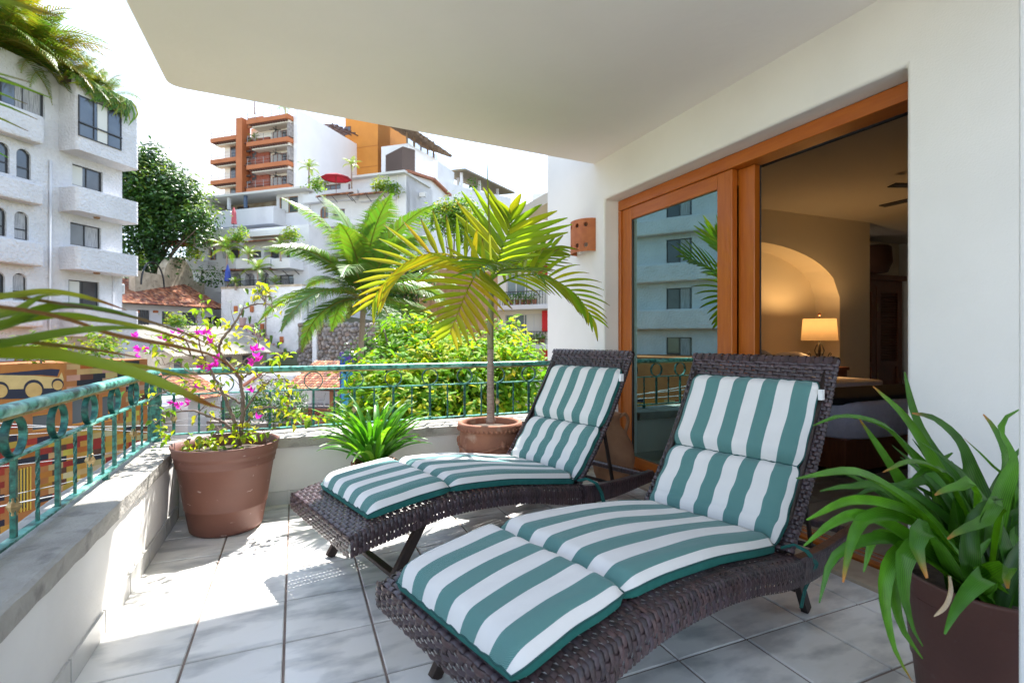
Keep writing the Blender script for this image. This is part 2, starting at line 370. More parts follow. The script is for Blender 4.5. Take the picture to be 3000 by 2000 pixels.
# house wall with the door opening
OY0, OY1, OZ = 1.354, 3.672, 2.252
struct(bev(MB().holed(-5.2, 4.73, -.3, 6.5, [(OY0, OY1, -.5, OZ), (-6, .55, 2.86, 7)], W, W + .25, 'x').build('house_wall', PLASTER, fix=True), .016, 3))  # unseen stretch behind the camera lowered to let sun onto the floor
struct(MB().bx(W + .25, 9.2, 4.60, 4.73, 2.75, 6.5).bx(7.11, 9.2, 5.42, 5.6, -.3, 6.5).bx(9.2, 9.4, -2.4, 5.6, -.3, 2.86).bx(W + .25, 9.2, -2.4, -2.2, -.3, 2.86).build('house_shell', PLASTER))
struct(bev(MB().bx(1.404, 1.555, .45, .58, 0, 2.597).build('wall_return', PLASTER), .012, 3))
struct(bev(MB().bx(2.30, W + .10, OY0 + .003, OY1 - .003, -.004, .018).build('door_step', M('tan_stone', (.45, .36, .26), .6, (.36, .28, .20), 12, world=True)), .004))
# bedroom shell
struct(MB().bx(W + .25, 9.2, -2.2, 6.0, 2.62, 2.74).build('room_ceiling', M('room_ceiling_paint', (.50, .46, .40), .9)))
NY = 4.45
nw = MB()
nw.bx(W + .25, 3.55, NY, NY + .42, 0, 2.62).bx(6.50, 7.10, NY, NY + .42, 0, 2.62)
ns_ = 24
for i in range(ns_):
    x0, x1 = 3.55 + (6.50 - 3.55) * i / ns_, 3.55 + (6.50 - 3.55) * (i + 1) / ns_
    za = lambda x: 1.60 + .62 * math.sqrt(max(0, 1 - ((x - 5.025) / 1.475) ** 2))
    nw.add([(x0, NY, za(x0)), (x1, NY, za(x1)), (x1, NY, 2.62), (x0, NY, 2.62), (x0, NY + .34, za(x0)), (x1, NY + .34, za(x1))], [(0, 1, 2, 3), (0, 4, 5, 1)])
nw.bx(3.55, 6.50, NY + .34, NY + .42, 0, 2.62)
struct(nw.build('room_wall', PLASTER_IN, fix=False))
struct(MB().bx(7.10, 9.2, 5.30, 5.4, 0, 2.62).build('alcove_wall', PLASTER_IN))
# ------------------------------------------------------------------ sliding door, sconce, bedroom things
WOOD = M('orange_stained_wood', (.46, .125, .012), .34, (.38, .09, .008), 5, .3, .7, bump=.10, bs=40, stretch=(9, 9, 1), coat=.25)
WOODH = M('orange_stained_wood_lying', (.46, .125, .012), .34, (.38, .09, .008), 5, .3, .7, bump=.10, bs=40, stretch=(9, 1, 9), coat=.25)
DWOOD = M('dark_brown_wood', (.14, .042, .018), .4, (.20, .062, .026), 8, stretch=(6, 6, 1))
FXP = 2.55
dr = thing('sliding_door', 'orange wooden sliding door with teal tinted glass, open on its right half', 'door', (FXP, 2.5, 0))
y0, y1 = OY0 - 2.5 + .002, OY1 - 2.5 - .002
def dbox(n, *a, m=WOOD, p=dr, b=.004): return bev(MB().bx(*a).build(n, m, p), b)
dbox('head_frame', -.01, .13, y0, y1, 2.165, OZ - .003, m=WOODH)
dbox('side_frame', -.01, .13, y1 - .035, y1, .018, 2.163)
dbox('side_frame', .0, .13, y0, y0 + .035, .018, 2.163)
dbox('sill_track', -.02, .13, y0, y1, .0, .018, m=WOODH)
for xx in (.03, .085): MB().bx(xx, xx + .008, y0 + .04, y1 - .04, .018, .026).build('track_rail', M('track_metal', (.5, .48, .45), .3, metal=.9), dr)
GL = glass_mat('teal_glass', (.42, .80, .73))
def leaf(x, ya, yb, glass=True):
    L_ = [dbox('stile', x, x + .045, yb - .125, yb, .03, 2.163), dbox('stile', x, x + .045, ya, ya + .125, .03, 2.163)]
    dbox('rail', x, x + .045, ya + .126, yb - .126, 2.065, 2.163, m=WOODH); dbox('rail', x, x + .045, ya + .126, yb - .126, .03, .115, m=WOODH)
    MB().bx(x + .018, x + .026, ya + .12, yb - .12, .11, 2.07).build('pane', GL, dr)
    dbox('bead', x + .010, x + .017, ya + .117, ya + .132, .115, 2.065, m=DARKFR, b=.001); dbox('bead', x + .010, x + .017, yb - .132, yb - .117, .115, 2.065, m=DARKFR, b=.001)
leaf(.005, 2.447 - 2.5, y1 - .036); leaf(.062, 2.325 - 2.5, 3.50 - 2.5)
dbox('seal', .108, .112, 2.318 - 2.5, 2.332 - 2.5, .03, 2.16, m=DARKFR, b=.001)
# sconce: half drum of terracotta with two rows of round holes
TERRA = M('terracotta', (.50, .155, .05), .6, (.42, .12, .04), 18, bump=.12, bs=120)
so = thing('wall_sconce', 'half round terracotta wall lamp with punched holes on the white wall', 'lamp', (W, 3.965, 1.84))
mb = MB(); SR, SD_, SH = .165, .125, .285
def sp(t, z): a = math.pi * t; return (-SD_ * math.sin(a) - .001, -SR * math.cos(a), z)
def cell(t0, t1, z0, z1, hole):
    if not hole:
        for q in range(4): mb.add([sp(t0 + (t1 - t0) * q / 4, z0), sp(t0 + (t1 - t0) * (q + 1) / 4, z0), sp(t0 + (t1 - t0) * (q + 1) / 4, z1), sp(t0 + (t1 - t0) * q / 4, z1)], [(0, 1, 2, 3)])
        return
    tc_, zc = (t0 + t1) / 2, (z0 + z1) / 2; ht, hz = (t1 - t0) / 2, (z1 - z0) / 2; n = 24; vs = []
    for k in range(n):
        a = 2 * math.pi * k / n; c, s_ = math.cos(a), math.sin(a); e = max(abs(c), abs(s_))
        vs.append(sp(tc_ + ht * c / e, zc + hz * s_ / e)); vs.append(sp(tc_ + .019 / (math.pi * .145) * c * 1.02, zc + .0195 * s_))
    mb.add(vs, [(2 * k, 2 * ((k + 1) % n), 2 * ((k + 1) % n) + 1, 2 * k + 1) for k in range(n)])
cols = [.0, .12, .31, .50, .69, .88, 1.0]
rows = [(0, .028, 0), (.028, .082, 1), (.082, .205, 0), (.205, .258, 1), (.258, SH, 0)]
for i in range(6):
    for z0, z1, h in rows: cell(cols[i], cols[i + 1], z0, z1, h and 0 < i < 5)
o = mb.build('shade', TERRA, so, smooth=False, fix='weld'); sm = o.modifiers.new('s', 'SOLIDIFY'); sm.thickness = .008; sm.offset = -1
MB().prism([(-SD_ * math.sin(math.pi * k / 12) * .93, -SR * math.cos(math.pi * k / 12) * .93) for k in range(13)], SH - .010, SH - .003, 'z').build('top_plate', TERRA, so)
MB().lathe([(0, -.006), (.022, -.006), (.026, .01), (.02, .06), (0, .06)], 16, (-.06, 0, .0)).build('bulb', M('lamp_white', (.8, .8, .78), .4), so, smooth=True)
# curtain rod and curtain behind the glass
cr_ = thing('curtain_rod', 'long black curtain rod above the door inside the bedroom', 'curtain rod', (2.83, 2.5, 2.225))
MB().tube([(0, -1.35, 0), (0, 1.28, 0)], .016, 10).build('rod', DARKFR, cr_, smooth=True)
for y in (-1.1, 1.2): MB().bar((0, y, 0), (-.175, y, 0), .02, .02).build('bracket', DARKFR, cr_)
ct = thing('curtain', 'sheer grey green curtain hanging inside behind the glass door', 'curtain', (2.83, 3.2, 0))
CURT = M('sheer_curtain', (.66, .74, .70), .9, transl=.4)
mb = MB(); mb.grid(lambda u, v: (.035 * math.sin(u * 58) + .012 * math.sin(u * 131), -.30 + .62 * u, .02 + 2.17 * v), 120, 6)
mb.build('cloth', CURT, ct, smooth=True)
for k in range(6): MB().tube([(.022 * math.cos(a), -.28 + .115 * k, 2.225 + .022 * math.sin(a)) for a in stepped(0, 2 * math.pi, 14)], .003, 5).build('hook_ring', DARKFR, ct)
# bed
bd = thing('bed', 'bed with white pillows, lavender quilt and dark wooden base in the bedroom', 'bed', (4.85, 3.62, 0))
bev(MB().bx(-.95, .95, -1.0, .80, .05, .30).build('base', DWOOD, bd), .01)
QUILT = M('lavender_quilt', (.70, .68, .84), .9, (.76, .74, .88), 30, bump=.5, bs=26, bdist=.02)
def pillowbox(mb, x0, x1, y0, y1, z0, z1, r=.06, n=14, p=4.):
    cx, cy, cz = (x0 + x1) / 2, (y0 + y1) / 2, (z0 + z1) / 2
    def f(u, v):
        a, b = u * 2 * math.pi, (v - .5) * math.pi
        sg = lambda q, e: math.copysign(abs(q) ** e, q)
        e = 2 / p
        return (cx + (x1 - x0) / 2 * sg(math.cos(a), e) * sg(math.cos(b), e), cy + (y1 - y0) / 2 * sg(math.sin(a), e) * sg(math.cos(b), e), cz + (z1 - z0) / 2 * sg(math.sin(b), e))
    mb.grid(f, n * 3, n); return mb
pillowbox(MB(), -.98, .98, -1.04, .82, .27, .60, p=9).build('quilt', QUILT, bd, smooth=True)
pillowbox(MB(), -1.0, 1.0, -.98, -.35, .55, .625, p=7).build('bed_runner', M('black_runner', (.012, .012, .016), .9), bd, smooth=True)
pillowbox(MB(), -.97, .97, -.2, .82, .575, .64, p=8).build('sheet', M('white_linen', (.66, .62, .66), .9), bd, smooth=True)
PIL = M('white_pillow', (.74, .70, .72), .9)
for x, y, z in ((-.48, .60, .75), (.48, .60, .75), (-.3, .48, .80)):
    pl_ = tag(pillowbox(MB(), -.34, .34, -.12, .12, -.17, .17, p=2.6).build('pillow', PIL, smooth=True), {(-.48): 'white pillow at the head of the bed, towards the glass door', .48: 'white pillow at the head of the bed, nearest the lamp', -.3: 'front white pillow leaning on the others on the bed'}[x], 'pillow', 'pillows on the bed')
    pl_.location = (4.85 + x, 3.62 + y, z); pl_.rotation_euler = (R(-28), 0, 0)
# bedside table and lamp
bt = thing('bedside_table', 'dark bedside table under the glowing lamp in the bedroom', 'table', (5.80, 4.22, 0))
bev(MB().bx(-.25, .25, -.20, .20, .70, .74).build('table_top', DWOOD, bt)); MB().bx(-.23, .23, -.18, .18, .45, .70).build('drawer', DWOOD, bt)
for sx in (-.21, .21):
    for sy in (-.16, .16): MB().bx(sx - .02, sx + .02, sy - .02, sy + .02, 0, .45).build('leg', DWOOD, bt)
tl = thing('table_lamp', 'lit table lamp with a cream drum shade and black scrolled iron base', 'lamp', (5.80, 4.22, .74))
IRON = M('black_iron', (.02, .017, .014), .5)
mb = MB().tube([(0, 0, 0), (0, 0, .62)], .007, 8)
mb.lathe([(0, 0), (.06, 0), (.055, .012), (.012, .02)], 20)
for k in range(4):
    a = k * math.pi / 2 + .4; c, s_ = math.cos(a), math.sin(a)
    mb.tube([(c * r, s_ * r, z) for r, z in ((.01, .03), (.05, .05), (.085, .10), (.10, .15), (.115, .17), (.125, .155), (.118, .14), (.108, .145))], .006, 6)
    mb.tube([(c * r, s_ * r, z) for r, z in ((.01, .05), (.03, .12), (.05, .19), (.03, .25), (.008, .29))], .006, 6)
mb.build('stem', IRON, tl, smooth=True)
MB().lathe([(.195, .31), (.175, .57)], 40).build('lamp_shade', M('lamp_shade', (.42, .32, .21), .8, transl=.22, bump=.1, bs=200), tl, smooth=True)
MB().lathe([(0, .60), (.012, .605), (.016, .625), (.010, .64), (0, .645)], 14).build('finial', M('finial_wood', (.15, .05, .02), .4), tl, smooth=True)
MB().lathe([(0, .38), (.025, .39), (.03, .43), (.015, .47), (0, .475)], 14).build('bulb', M('bulb_glow', (1, .8, .5), .5, emit=(1, .62, .25), espr=2), tl, smooth=True)
ll = bpy.data.lights.new('lamp_glow', 'POINT'); lo_ = bpy.data.objects.new('lamp_glow', ll); COL.objects.link(lo_); lo_.parent = tl; lo_.location = (0, 0, .50)
ll.energy = 5.0; ll.color = (1, .60, .24); ll.shadow_soft_size = .05
# wardrobe with louvred doors
wd = thing('wardrobe', 'dark wooden wardrobe with louvred doors in the bedroom alcove', 'wardrobe', (8.16, 5.30, 0))
MB().bx(-1.05, 1.05, -.05, -.002, 0, 2.0).build('carcass', DWOOD, wd)
for k in range(3):
    x = -.99 + k * .66
    d_ = MB().bx(x, x + .10, -.085, -.051, .06, 1.9).bx(x + .54, x + .64, -.085, -.051, .06, 1.9).bx(x + .10, x + .54, -.083, -.051, 1.8, 1.9).bx(x + .10, x + .54, -.083, -.051, .06, .2).bx(x + .10, x + .54, -.083, -.051, .62, .70).build('door', DWOOD, wd)
    for j in range(26):
        z = .73 + j * .041
        MB().bar((x + .10, -.068, z), (x + .54, -.068, z), .03, .006, up=(0, -.6, .8)).build('slat', DWOOD, d_)
    MB().bx(x + .02, x + .026, -.092, -.086, 1.5, 1.62).bx(x + .02, x + .026, -.092, -.086, .4, .52).build('hinge', BRASS, d_)
bev(MB().bx(-1.1, 1.1, -.12, 0, 2.0, 2.08).build('cornice', DWOOD, wd))
bk = thing('basket', 'large dark woven basket standing on top of the wardrobe', 'basket', (8.2, 5.13, 2.08))
MB().lathe([(0, 0), (.22, 0), (.28, .15), (.27, .38), (.24, .40), (.25, .36), (.26, .15), (.20, .03), (0, .03)], 24, wob=lambda a, z: .012 * math.sin(a * 22) * math.cos(z * 160)).build('body', M('basket_weave', (.09, .035, .018), .8, bump=.5, bs=60), bk, smooth=True)
# ceiling fan
fn = thing('ceiling_fan', 'dark ceiling fan with thin blades on the bedroom ceiling', 'fan', (5.32, 2.52, 2.62))
MB().lathe([(0, 0), (.05, 0), (.03, -.05), (.012, -.06), (.012, -.18), (.10, -.20), (.11, -.26), (.05, -.30), (0, -.30)], 20).build('motor', DARKFR, fn, smooth=True)
for k in range(5):
    a = k * 2 * math.pi / 5 + 2.80
    MB().bx(.10, .70, -.045, .045, -.245, -.237, M=Matrix.Rotation(a, 4, 'Z') @ Matrix.Rotation(R(4), 4, 'X')).build('blade', DARKFR, fn)
# ------------------------------------------------------------------ wicker loungers and striped cushions
def wicker_mat(name):
    m = bpy.data.materials.new(name); m.use_nodes = True; t = m.node_tree; N = t.nodes; b = N['Principled BSDF']
    an = N.new('ShaderNodeAttribute'); an.attribute_name = 'Col'; t.links.new(an.outputs['Color'], b.inputs['Base Color'])
    b.inputs['Roughness'].default_value = .36; b.inputs['Specular IOR Level'].default_value = .6
    tc_ = N.new('ShaderNodeTexCoord'); wv = N.new('ShaderNodeTexNoise'); wv.inputs['Scale'].default_value = 260; t.links.new(tc_.outputs['Object'], wv.inputs['Vector'])
    bp = N.new('ShaderNodeBump'); bp.inputs['Strength'].default_value = .25; bp.inputs['Distance'].default_value = .002
    t.links.new(wv.outputs['Fac'], bp.inputs['Height']); t.links.new(bp.outputs[0], b.inputs['Normal']); return m
WICK = wicker_mat('dark_brown_wicker')
STEEL = M('brown_steel', (.05, .034, .028), .42, (.03, .02, .018), 14, metal=.3)
def lerp_prof(tab, x):
    # smooth (Catmull-Rom) lookup in a table of (x, value)
    if x <= tab[0][0]: return tab[0][1]
    for i in range(len(tab) - 1):
        if x <= tab[i + 1][0]:
            x0, a = tab[i]; x1, b = tab[i + 1]; t = (x - x0) / (x1 - x0)
            pm = tab[i - 1] if i else (2 * x0 - x1, 2 * a - b); pn = tab[i + 2] if i + 2 < len(tab) else (2 * x1 - x0, 2 * b - a)
            m0 = (b - pm[1]) / (x1 - pm[0]) * (x1 - x0); m1 = (pn[1] - a) / (pn[0] - x0) * (x1 - x0)
            return (2 * t**3 - 3 * t**2 + 1) * a + (t**3 - 2 * t**2 + t) * m0 + (-2 * t**3 + 3 * t**2) * b + (t**3 - t**2) * m1
    return tab[-1][1]
TOP = [(0, .335), (.11, .366), (.23, .384), (.46, .400), (.73, .383), (.94, .352), (1.23, .302), (1.42, .277), (1.64, .266), (1.92, .27)]
BOT = [(0, .258), (.07, .272), (.30, .305), (.46, .320), (.73, .305), (.94, .272), (1.17, .218), (1.36, .192), (1.56, .186), (1.92, .214)]
LEN, HW = 1.92, .37
HX, HZ, BA, BL = 1.30, .300, R(56.7), .835     # backrest hinge, tilt and length
wr = random.Random(77)
def wcol(k=1.):
    g = wr.uniform(.6, 1.5) * k; h = wr.random()
    return (.050 * g * (1 + .25 * h), .034 * g, .034 * g * (1 + .25 * (1 - h)))
def weave(mb, S, Lu, Lv, pu, pv, wu, wv, amp, warp=True):
    # S(u, v) -> point, normal.  Weft strands run along v (stations every pv), one every pu along u.
    nu, nv = max(1, round(Lu / pu)), max(1, round(Lv / pv)); pu, pv = Lu / nu, Lv / nv
    for i in range(nu):
        u = (i + .5) * pu; vs = []; c = wcol(); m = 2 * nv + 1; cols = []
        for j in range(m):
            v = j * pv / 2; k = (j - 1) // 2
            off = amp * (1 if (i + k) % 2 else -1) if j % 2 else 0.
            p0, n0 = S(u - wu / 2, v); p1, n1 = S(u, v); p2, n2 = S(u + wu / 2, v)
            vs += [p0 + n0 * (off - .0016), p1 + n1 * (off + .0012), p2 + n2 * (off - .0016)]
        mb.add(vs, [(j * 3 + a, j * 3 + 3 + a, j * 3 + 4 + a, j * 3 + 1 + a) for j in range(m - 1) for a in (0, 1)], c)
    if not warp: return
    for k in range(nv):
        v = (k + .5) * pv; vs = []; c = wcol(.85); m = 2 * nu + 1
        for i in range(m):
            u = i * pu / 2; q = (i - 1) // 2
            off = -amp * (1 if (q + k) % 2 else -1) if i % 2 else 0.
            p0, n0 = S(u, v - wv / 2); p1, n1 = S(u, v); p2, n2 = S(u, v + wv / 2)
            vs += [p0 + n0 * (off - .001), p1 + n1 * (off + .0008), p2 + n2 * (off - .001)]
        mb.add(vs, [(i * 3 + a, i * 3 + 1 + a, i * 3 + 4 + a, i * 3 + 3 + a) for i in range(m - 1) for a in (0, 1)], c)
def around(zt, zb, hw, s, rr=.028):
    # cross-section path: up the near side, over a rounded edge, across, over, down; s in metres
    side = zt - zb - rr; arc = rr * math.pi / 2; top = 2 * (hw - rr)
    if s < side: return (-hw, zb + s), (-1, 0)
    s -= side
    if s < arc: a = s / rr; return (-hw + rr - rr * math.cos(a), zt - rr + rr * math.sin(a)), (-math.cos(a), math.sin(a))
    s -= arc
    if s < top: return (-hw + rr + s, zt), (0, 1)
    s -= top
    if s < arc: a = s / rr; return (hw - rr + rr * math.sin(a), zt - rr + rr * math.cos(a)), (math.sin(a), math.cos(a))
    s -= arc
    return (hw, zt - rr - s), (1, 0)
def sec_len(zt, zb, hw, rr=.028): return 2 * (zt - zb - rr) + rr * math.pi + 2 * (hw - rr)
def make_lounger(label):
    root = thing('lounger', label, 'lounger')
    DECK = HX + .02
    def Sdeck(u, v):
        zt, zb = lerp_prof(TOP, u), lerp_prof(BOT, u); q = v / VL * sec_len(zt, zb, HW)
        (y, z), (ny, nz_) = around(zt, zb, HW, q); return Vector((u, y, z)), Vector((0, ny, nz_))
    VL = sec_len(.39, .31, HW)
    mb = MB(); weave(mb, Sdeck, DECK, VL, .0165, .0330, .0148, .0200, .0040)
    mb.build('woven_deck', WICK, root, kind='stuff', smooth=True)
    # foot end: horizontal bands round the front
    def Sfoot(u, v): return Vector((-.004 - .004 * math.sin(u / .08 * math.pi), -HW + v, .255 + u)), Vector((-1, 0, 0))
    mb = MB(); weave(mb, Sfoot, .082, 2 * HW, .0165, .0360, .0150, .019, .0042)
    mb.build('woven_foot_end', WICK, root, kind='stuff', smooth=True)
    # side rails behind the hinge: wrapped box sections
    for sg in (-1, 1):
        mb = MB(); n = 88
        for i in range(n):
            u = DECK - .01 + (LEN - DECK + .01) * (i + .5) / n; zt, zb = lerp_prof(TOP, u), lerp_prof(BOT, u); hw_ = .0052
            y0, y1 = sg * HW, sg * (HW - .052); r = .010; c = wcol(); o_ = .0018 * (1 if i % 2 else -.3)
            sec = [(y0, zb), (y0 + sg * o_, zb + r), (y0 + sg * o_, (zb + zt) / 2 + .004), (y0 + sg * o_, zt - r), (y0 - sg * r, zt + o_), (y1 + sg * r, zt + o_), (y1, zt - r), (y1, zb), ]
            vs = [(u + q, y, z) for q in (-hw_, hw_) for y, z in sec]
            mb.add(vs, [(a, (a + 1) % 8, (a + 1) % 8 + 8, a + 8) for a in range(8)], c)
        mb.build('side_rail', WICK, root, kind='stuff', smooth=False)
        def Sr(u, v, sg=sg):
            x = DECK + u; zt, zb = lerp_prof(TOP, x), lerp_prof(BOT, x)
            return Vector((x, sg * (HW + .001), zb + v / .08 * (zt - zb))), Vector((0, sg, 0))
        mb = MB(); weave(mb, Sr, LEN - DECK, .08, .0165, .0330, .0150, .0200, .0036); mb.build('rail_weave', WICK, root, kind='stuff', smooth=True)
    # tail bar
    mb = MB(); xt, zt_ = LEN - .03, .240; n = 60
    for i in range(n):
        y = -HW + .05 + (2 * HW - .10) * (i + .5) / n; c = wcol(); r_ = .018 + .0014 * (i % 2)
        mb.tube([(xt, y - .0052, zt_), (xt, y + .0052, zt_)], r_, 10, c, cap=False)
    mb.build('tail_bar', WICK, root, kind='stuff', smooth=True)
    # inner frame
    mb = MB()
    for sg in (-1, 1):
        mb.tube([(x, sg * (HW - .026), (lerp_prof(TOP, x) + lerp_prof(BOT, x)) / 2) for x in stepped(.03, LEN - .02, 24)], .020, 8)
    for x in (.03, .45, .9, 1.30): mb.tube([(x, -HW + .03, lerp_prof(TOP, x) - .035), (x, HW - .03, lerp_prof(TOP, x) - .035)], .014, 8)
    mb.tube([(1.66, -HW + .03, .215), (1.66, HW - .03, .215)], .011, 8)
    mb.build('frame', STEEL, root, smooth=True)
    # backrest
    cb, sb = math.cos(BA), math.sin(BA); TH = .034
    def Sback(u, v):
        hw_ = HW - .032; per = 2 * (2 * hw_ - TH) + math.pi * TH; q = v / BV * per; fl_ = 2 * hw_ - TH; r = TH / 2
        if q < fl_: y, d_, ny, nd = -fl_ / 2 + q, r, 0, 1
        elif q < fl_ + math.pi * r: a = (q - fl_) / r; y, d_, ny, nd = fl_ / 2 + r * math.sin(a), r * math.cos(a), math.sin(a), math.cos(a)
        elif q < 2 * fl_ + math.pi * r: y, d_, ny, nd = fl_ / 2 - (q - fl_ - math.pi * r), -r, 0, -1
        else: a = (q - 2 * fl_ - math.pi * r) / r; y, d_, ny, nd = -fl_ / 2 - r * math.sin(a), -r * math.cos(a), -math.sin(a), -math.cos(a)
        bow = .030 * math.sin(max(0, u) / BL * math.pi)
        d_ -= bow
        return Vector((HX + u * cb - d_ * sb, y, HZ + u * sb + d_ * cb)), Vector((-nd * sb, ny, nd * cb))
    BV = 2 * (2 * (HW - .032) - TH) + math.pi * TH
    mb = MB(); weave(mb, Sback, BL, BV, .0180, .0330, .0150, .0150, .0046)
    n = 38
    for i in range(n):   # rolled top edge
        y = -(HW - .034) + 2 * (HW - .034) * (i + .5) / n; p = Vector((HX + BL * cb, 0, HZ + BL * sb)); c = wcol(); hw_ = .0078; ex = .004 * (i % 2)
        sec = [p + Vector((-d * sb + t * cb, 0, d * cb + t * sb)) for d, t in ((.019 + ex, -.03), (.019 + ex, .002), (.010, .010 + ex), (-.010, .010 + ex), (-.019 - ex, .002), (-.019 - ex, -.03))]
        mb.add([q + Vector((0, y + e, 0)) for e in (-hw_, hw_) for q in sec], [(a, a + 1, a + 7, a + 6) for a in range(5)], c)
    mb.build('woven_backrest', WICK, root, kind='stuff', smooth=True)
    def bpnt(u, d=0.): return Vector((HX + u * cb - d * sb, 0, HZ + u * sb + d * cb))
    for sg in (-1, 1):
        yy = Vector((0, sg * (HW - .075), 0)); MB().tube([bpnt(-.06) + yy, bpnt(BL - .01, -.0) + yy], .012, 8).build('back_frame', STEEL, root, smooth=True)
    for sg in (-1, 1):
        yy = Vector((0, sg * (HW - .11), 0)); bev(MB().bar(bpnt(.40, -.055) + yy, Vector((1.66, 0, .222)) + yy, .022, .012).build('prop_bar', STEEL, root), .002)
    # legs
    for sg in (-1, 1):
        y = sg * (HW - .075)
        bev(MB().bar((.37, y, .33), (.158, y, .003), .026, .042).build('leg', STEEL, root), .003)
        bev(MB().bar((1.40, y, .225), (1.525, y, .003), .026, .042).build('leg', STEEL, root), .003)
    bev(MB().bar((.225, -HW + .09, .10), (.225, HW - .09, .10), .034, .018).build('stretcher', STEEL, root), .002)
    bev(MB().bar((1.47, -HW + .09, .10), (1.47, HW - .09, .10), .034, .018).build('stretcher', STEEL, root), .002)
    return root
LA = math.atan2(.28, .96)
lg = make_lounger('dark brown wicker lounger by the far railing with its green striped cushion')
lg.location = (.090, 2.378, 0); lg.rotation_euler = (0, 0, LA); lg['group'] = 'wicker loungers'
dup(lg, (.343, 1.286, 0), LA, 'dark brown wicker lounger nearest the camera, its foot end cut off by the frame', group='wicker loungers')
# ---- cushion
def cushion_mat():
    m = bpy.data.materials.new('green_white_stripe'); m.use_nodes = True; t = m.node_tree; N = t.nodes; Lk = t.links; b = N['Principled BSDF']
    b.inputs['Roughness'].default_value = .85; b.inputs['Specular IOR Level'].default_value = .2; b.inputs['Sheen Weight'].default_value = .15
    uv = N.new('ShaderNodeUVMap'); sx = N.new('ShaderNodeSeparateXYZ'); Lk.new(uv.outputs[0], sx.inputs[0])
    def ma(op, a, b_=None):
        q = N.new('ShaderNodeMath'); q.operation = op
        for i, x in enumerate((a, b_)):
            if x is None: continue
            if isinstance(x, (int, float)): q.inputs[i].default_value = x
            else: Lk.new(x, q.inputs[i])
        return q.outputs[0]
    U, V = sx.outputs[0], sx.outputs[1]
    fr = ma('FRACT', ma('DIVIDE', ma('ADD', U, 1.29), .131)); st = ma('LESS_THAN', fr, .5)
    # fine twill: green threads over a pale ground
    tw = ma('FRACT', ma('MULTIPLY', ma('ADD', ma('MULTIPLY', U, .7), V), 330)); tw2 = ma('GREATER_THAN', tw, .62)
    mg = N.new('ShaderNodeMix'); mg.data_type = 'RGBA'; Lk.new(tw2, mg.inputs[0]); mg.inputs[6].default_value = (.055, .168, .158, 1); mg.inputs[7].default_value = (.17, .315, .30, 1)
    nz_ = N.new('ShaderNodeTexNoise'); nz_.inputs['Scale'].default_value = 7; nz_.inputs['Detail'].default_value = 6; tcn = N.new('ShaderNodeTexCoord'); Lk.new(tcn.outputs['Object'], nz_.inputs['Vector'])
    mw = N.new('ShaderNodeMix'); mw.data_type = 'RGBA'; Lk.new(nz_.outputs['Fac'], mw.inputs[0]); mw.inputs[6].default_value = (.66, .64, .62, 1); mw.inputs[7].default_value = (.78, .76, .74, 1)
    mx_ = N.new('ShaderNodeMix'); mx_.data_type = 'RGBA'; Lk.new(st, mx_.inputs[0]); Lk.new(mw.outputs[2], mx_.inputs[6]); Lk.new(mg.outputs[2], mx_.inputs[7])
    Lk.new(mx_.outputs[2], b.inputs['Base Color'])
    nb = N.new('ShaderNodeTexNoise'); nb.inputs['Scale'].default_value = 420; Lk.new(tcn.outputs['Object'], nb.inputs['Vector'])
    nb2 = N.new('ShaderNodeTexNoise'); nb2.inputs['Scale'].default_value = 16; nb2.inputs['Detail'].default_value = 3; Lk.new(tcn.outputs['Object'], nb2.inputs['Vector'])
    ad = ma('ADD', ma('MULTIPLY', nb.outputs['Fac'], .12), ma('MULTIPLY', nb2.outputs['Fac'], .9))
    bp = N.new('ShaderNodeBump'); bp.inputs['Strength'].default_value = .35; bp.inputs['Distance'].default_value = .008; Lk.new(ad, bp.inputs['Height']); Lk.new(bp.outputs[0], b.inputs['Normal'])
    return m
CUSH = cushion_mat(); TEAL = M('plain_teal_cloth', (.012, .135, .115), .85, (.02, .16, .14), 40, bump=.2, bs=300, bdist=.003)
THREAD = M('seam_piping', (.010, .075, .07), .8)
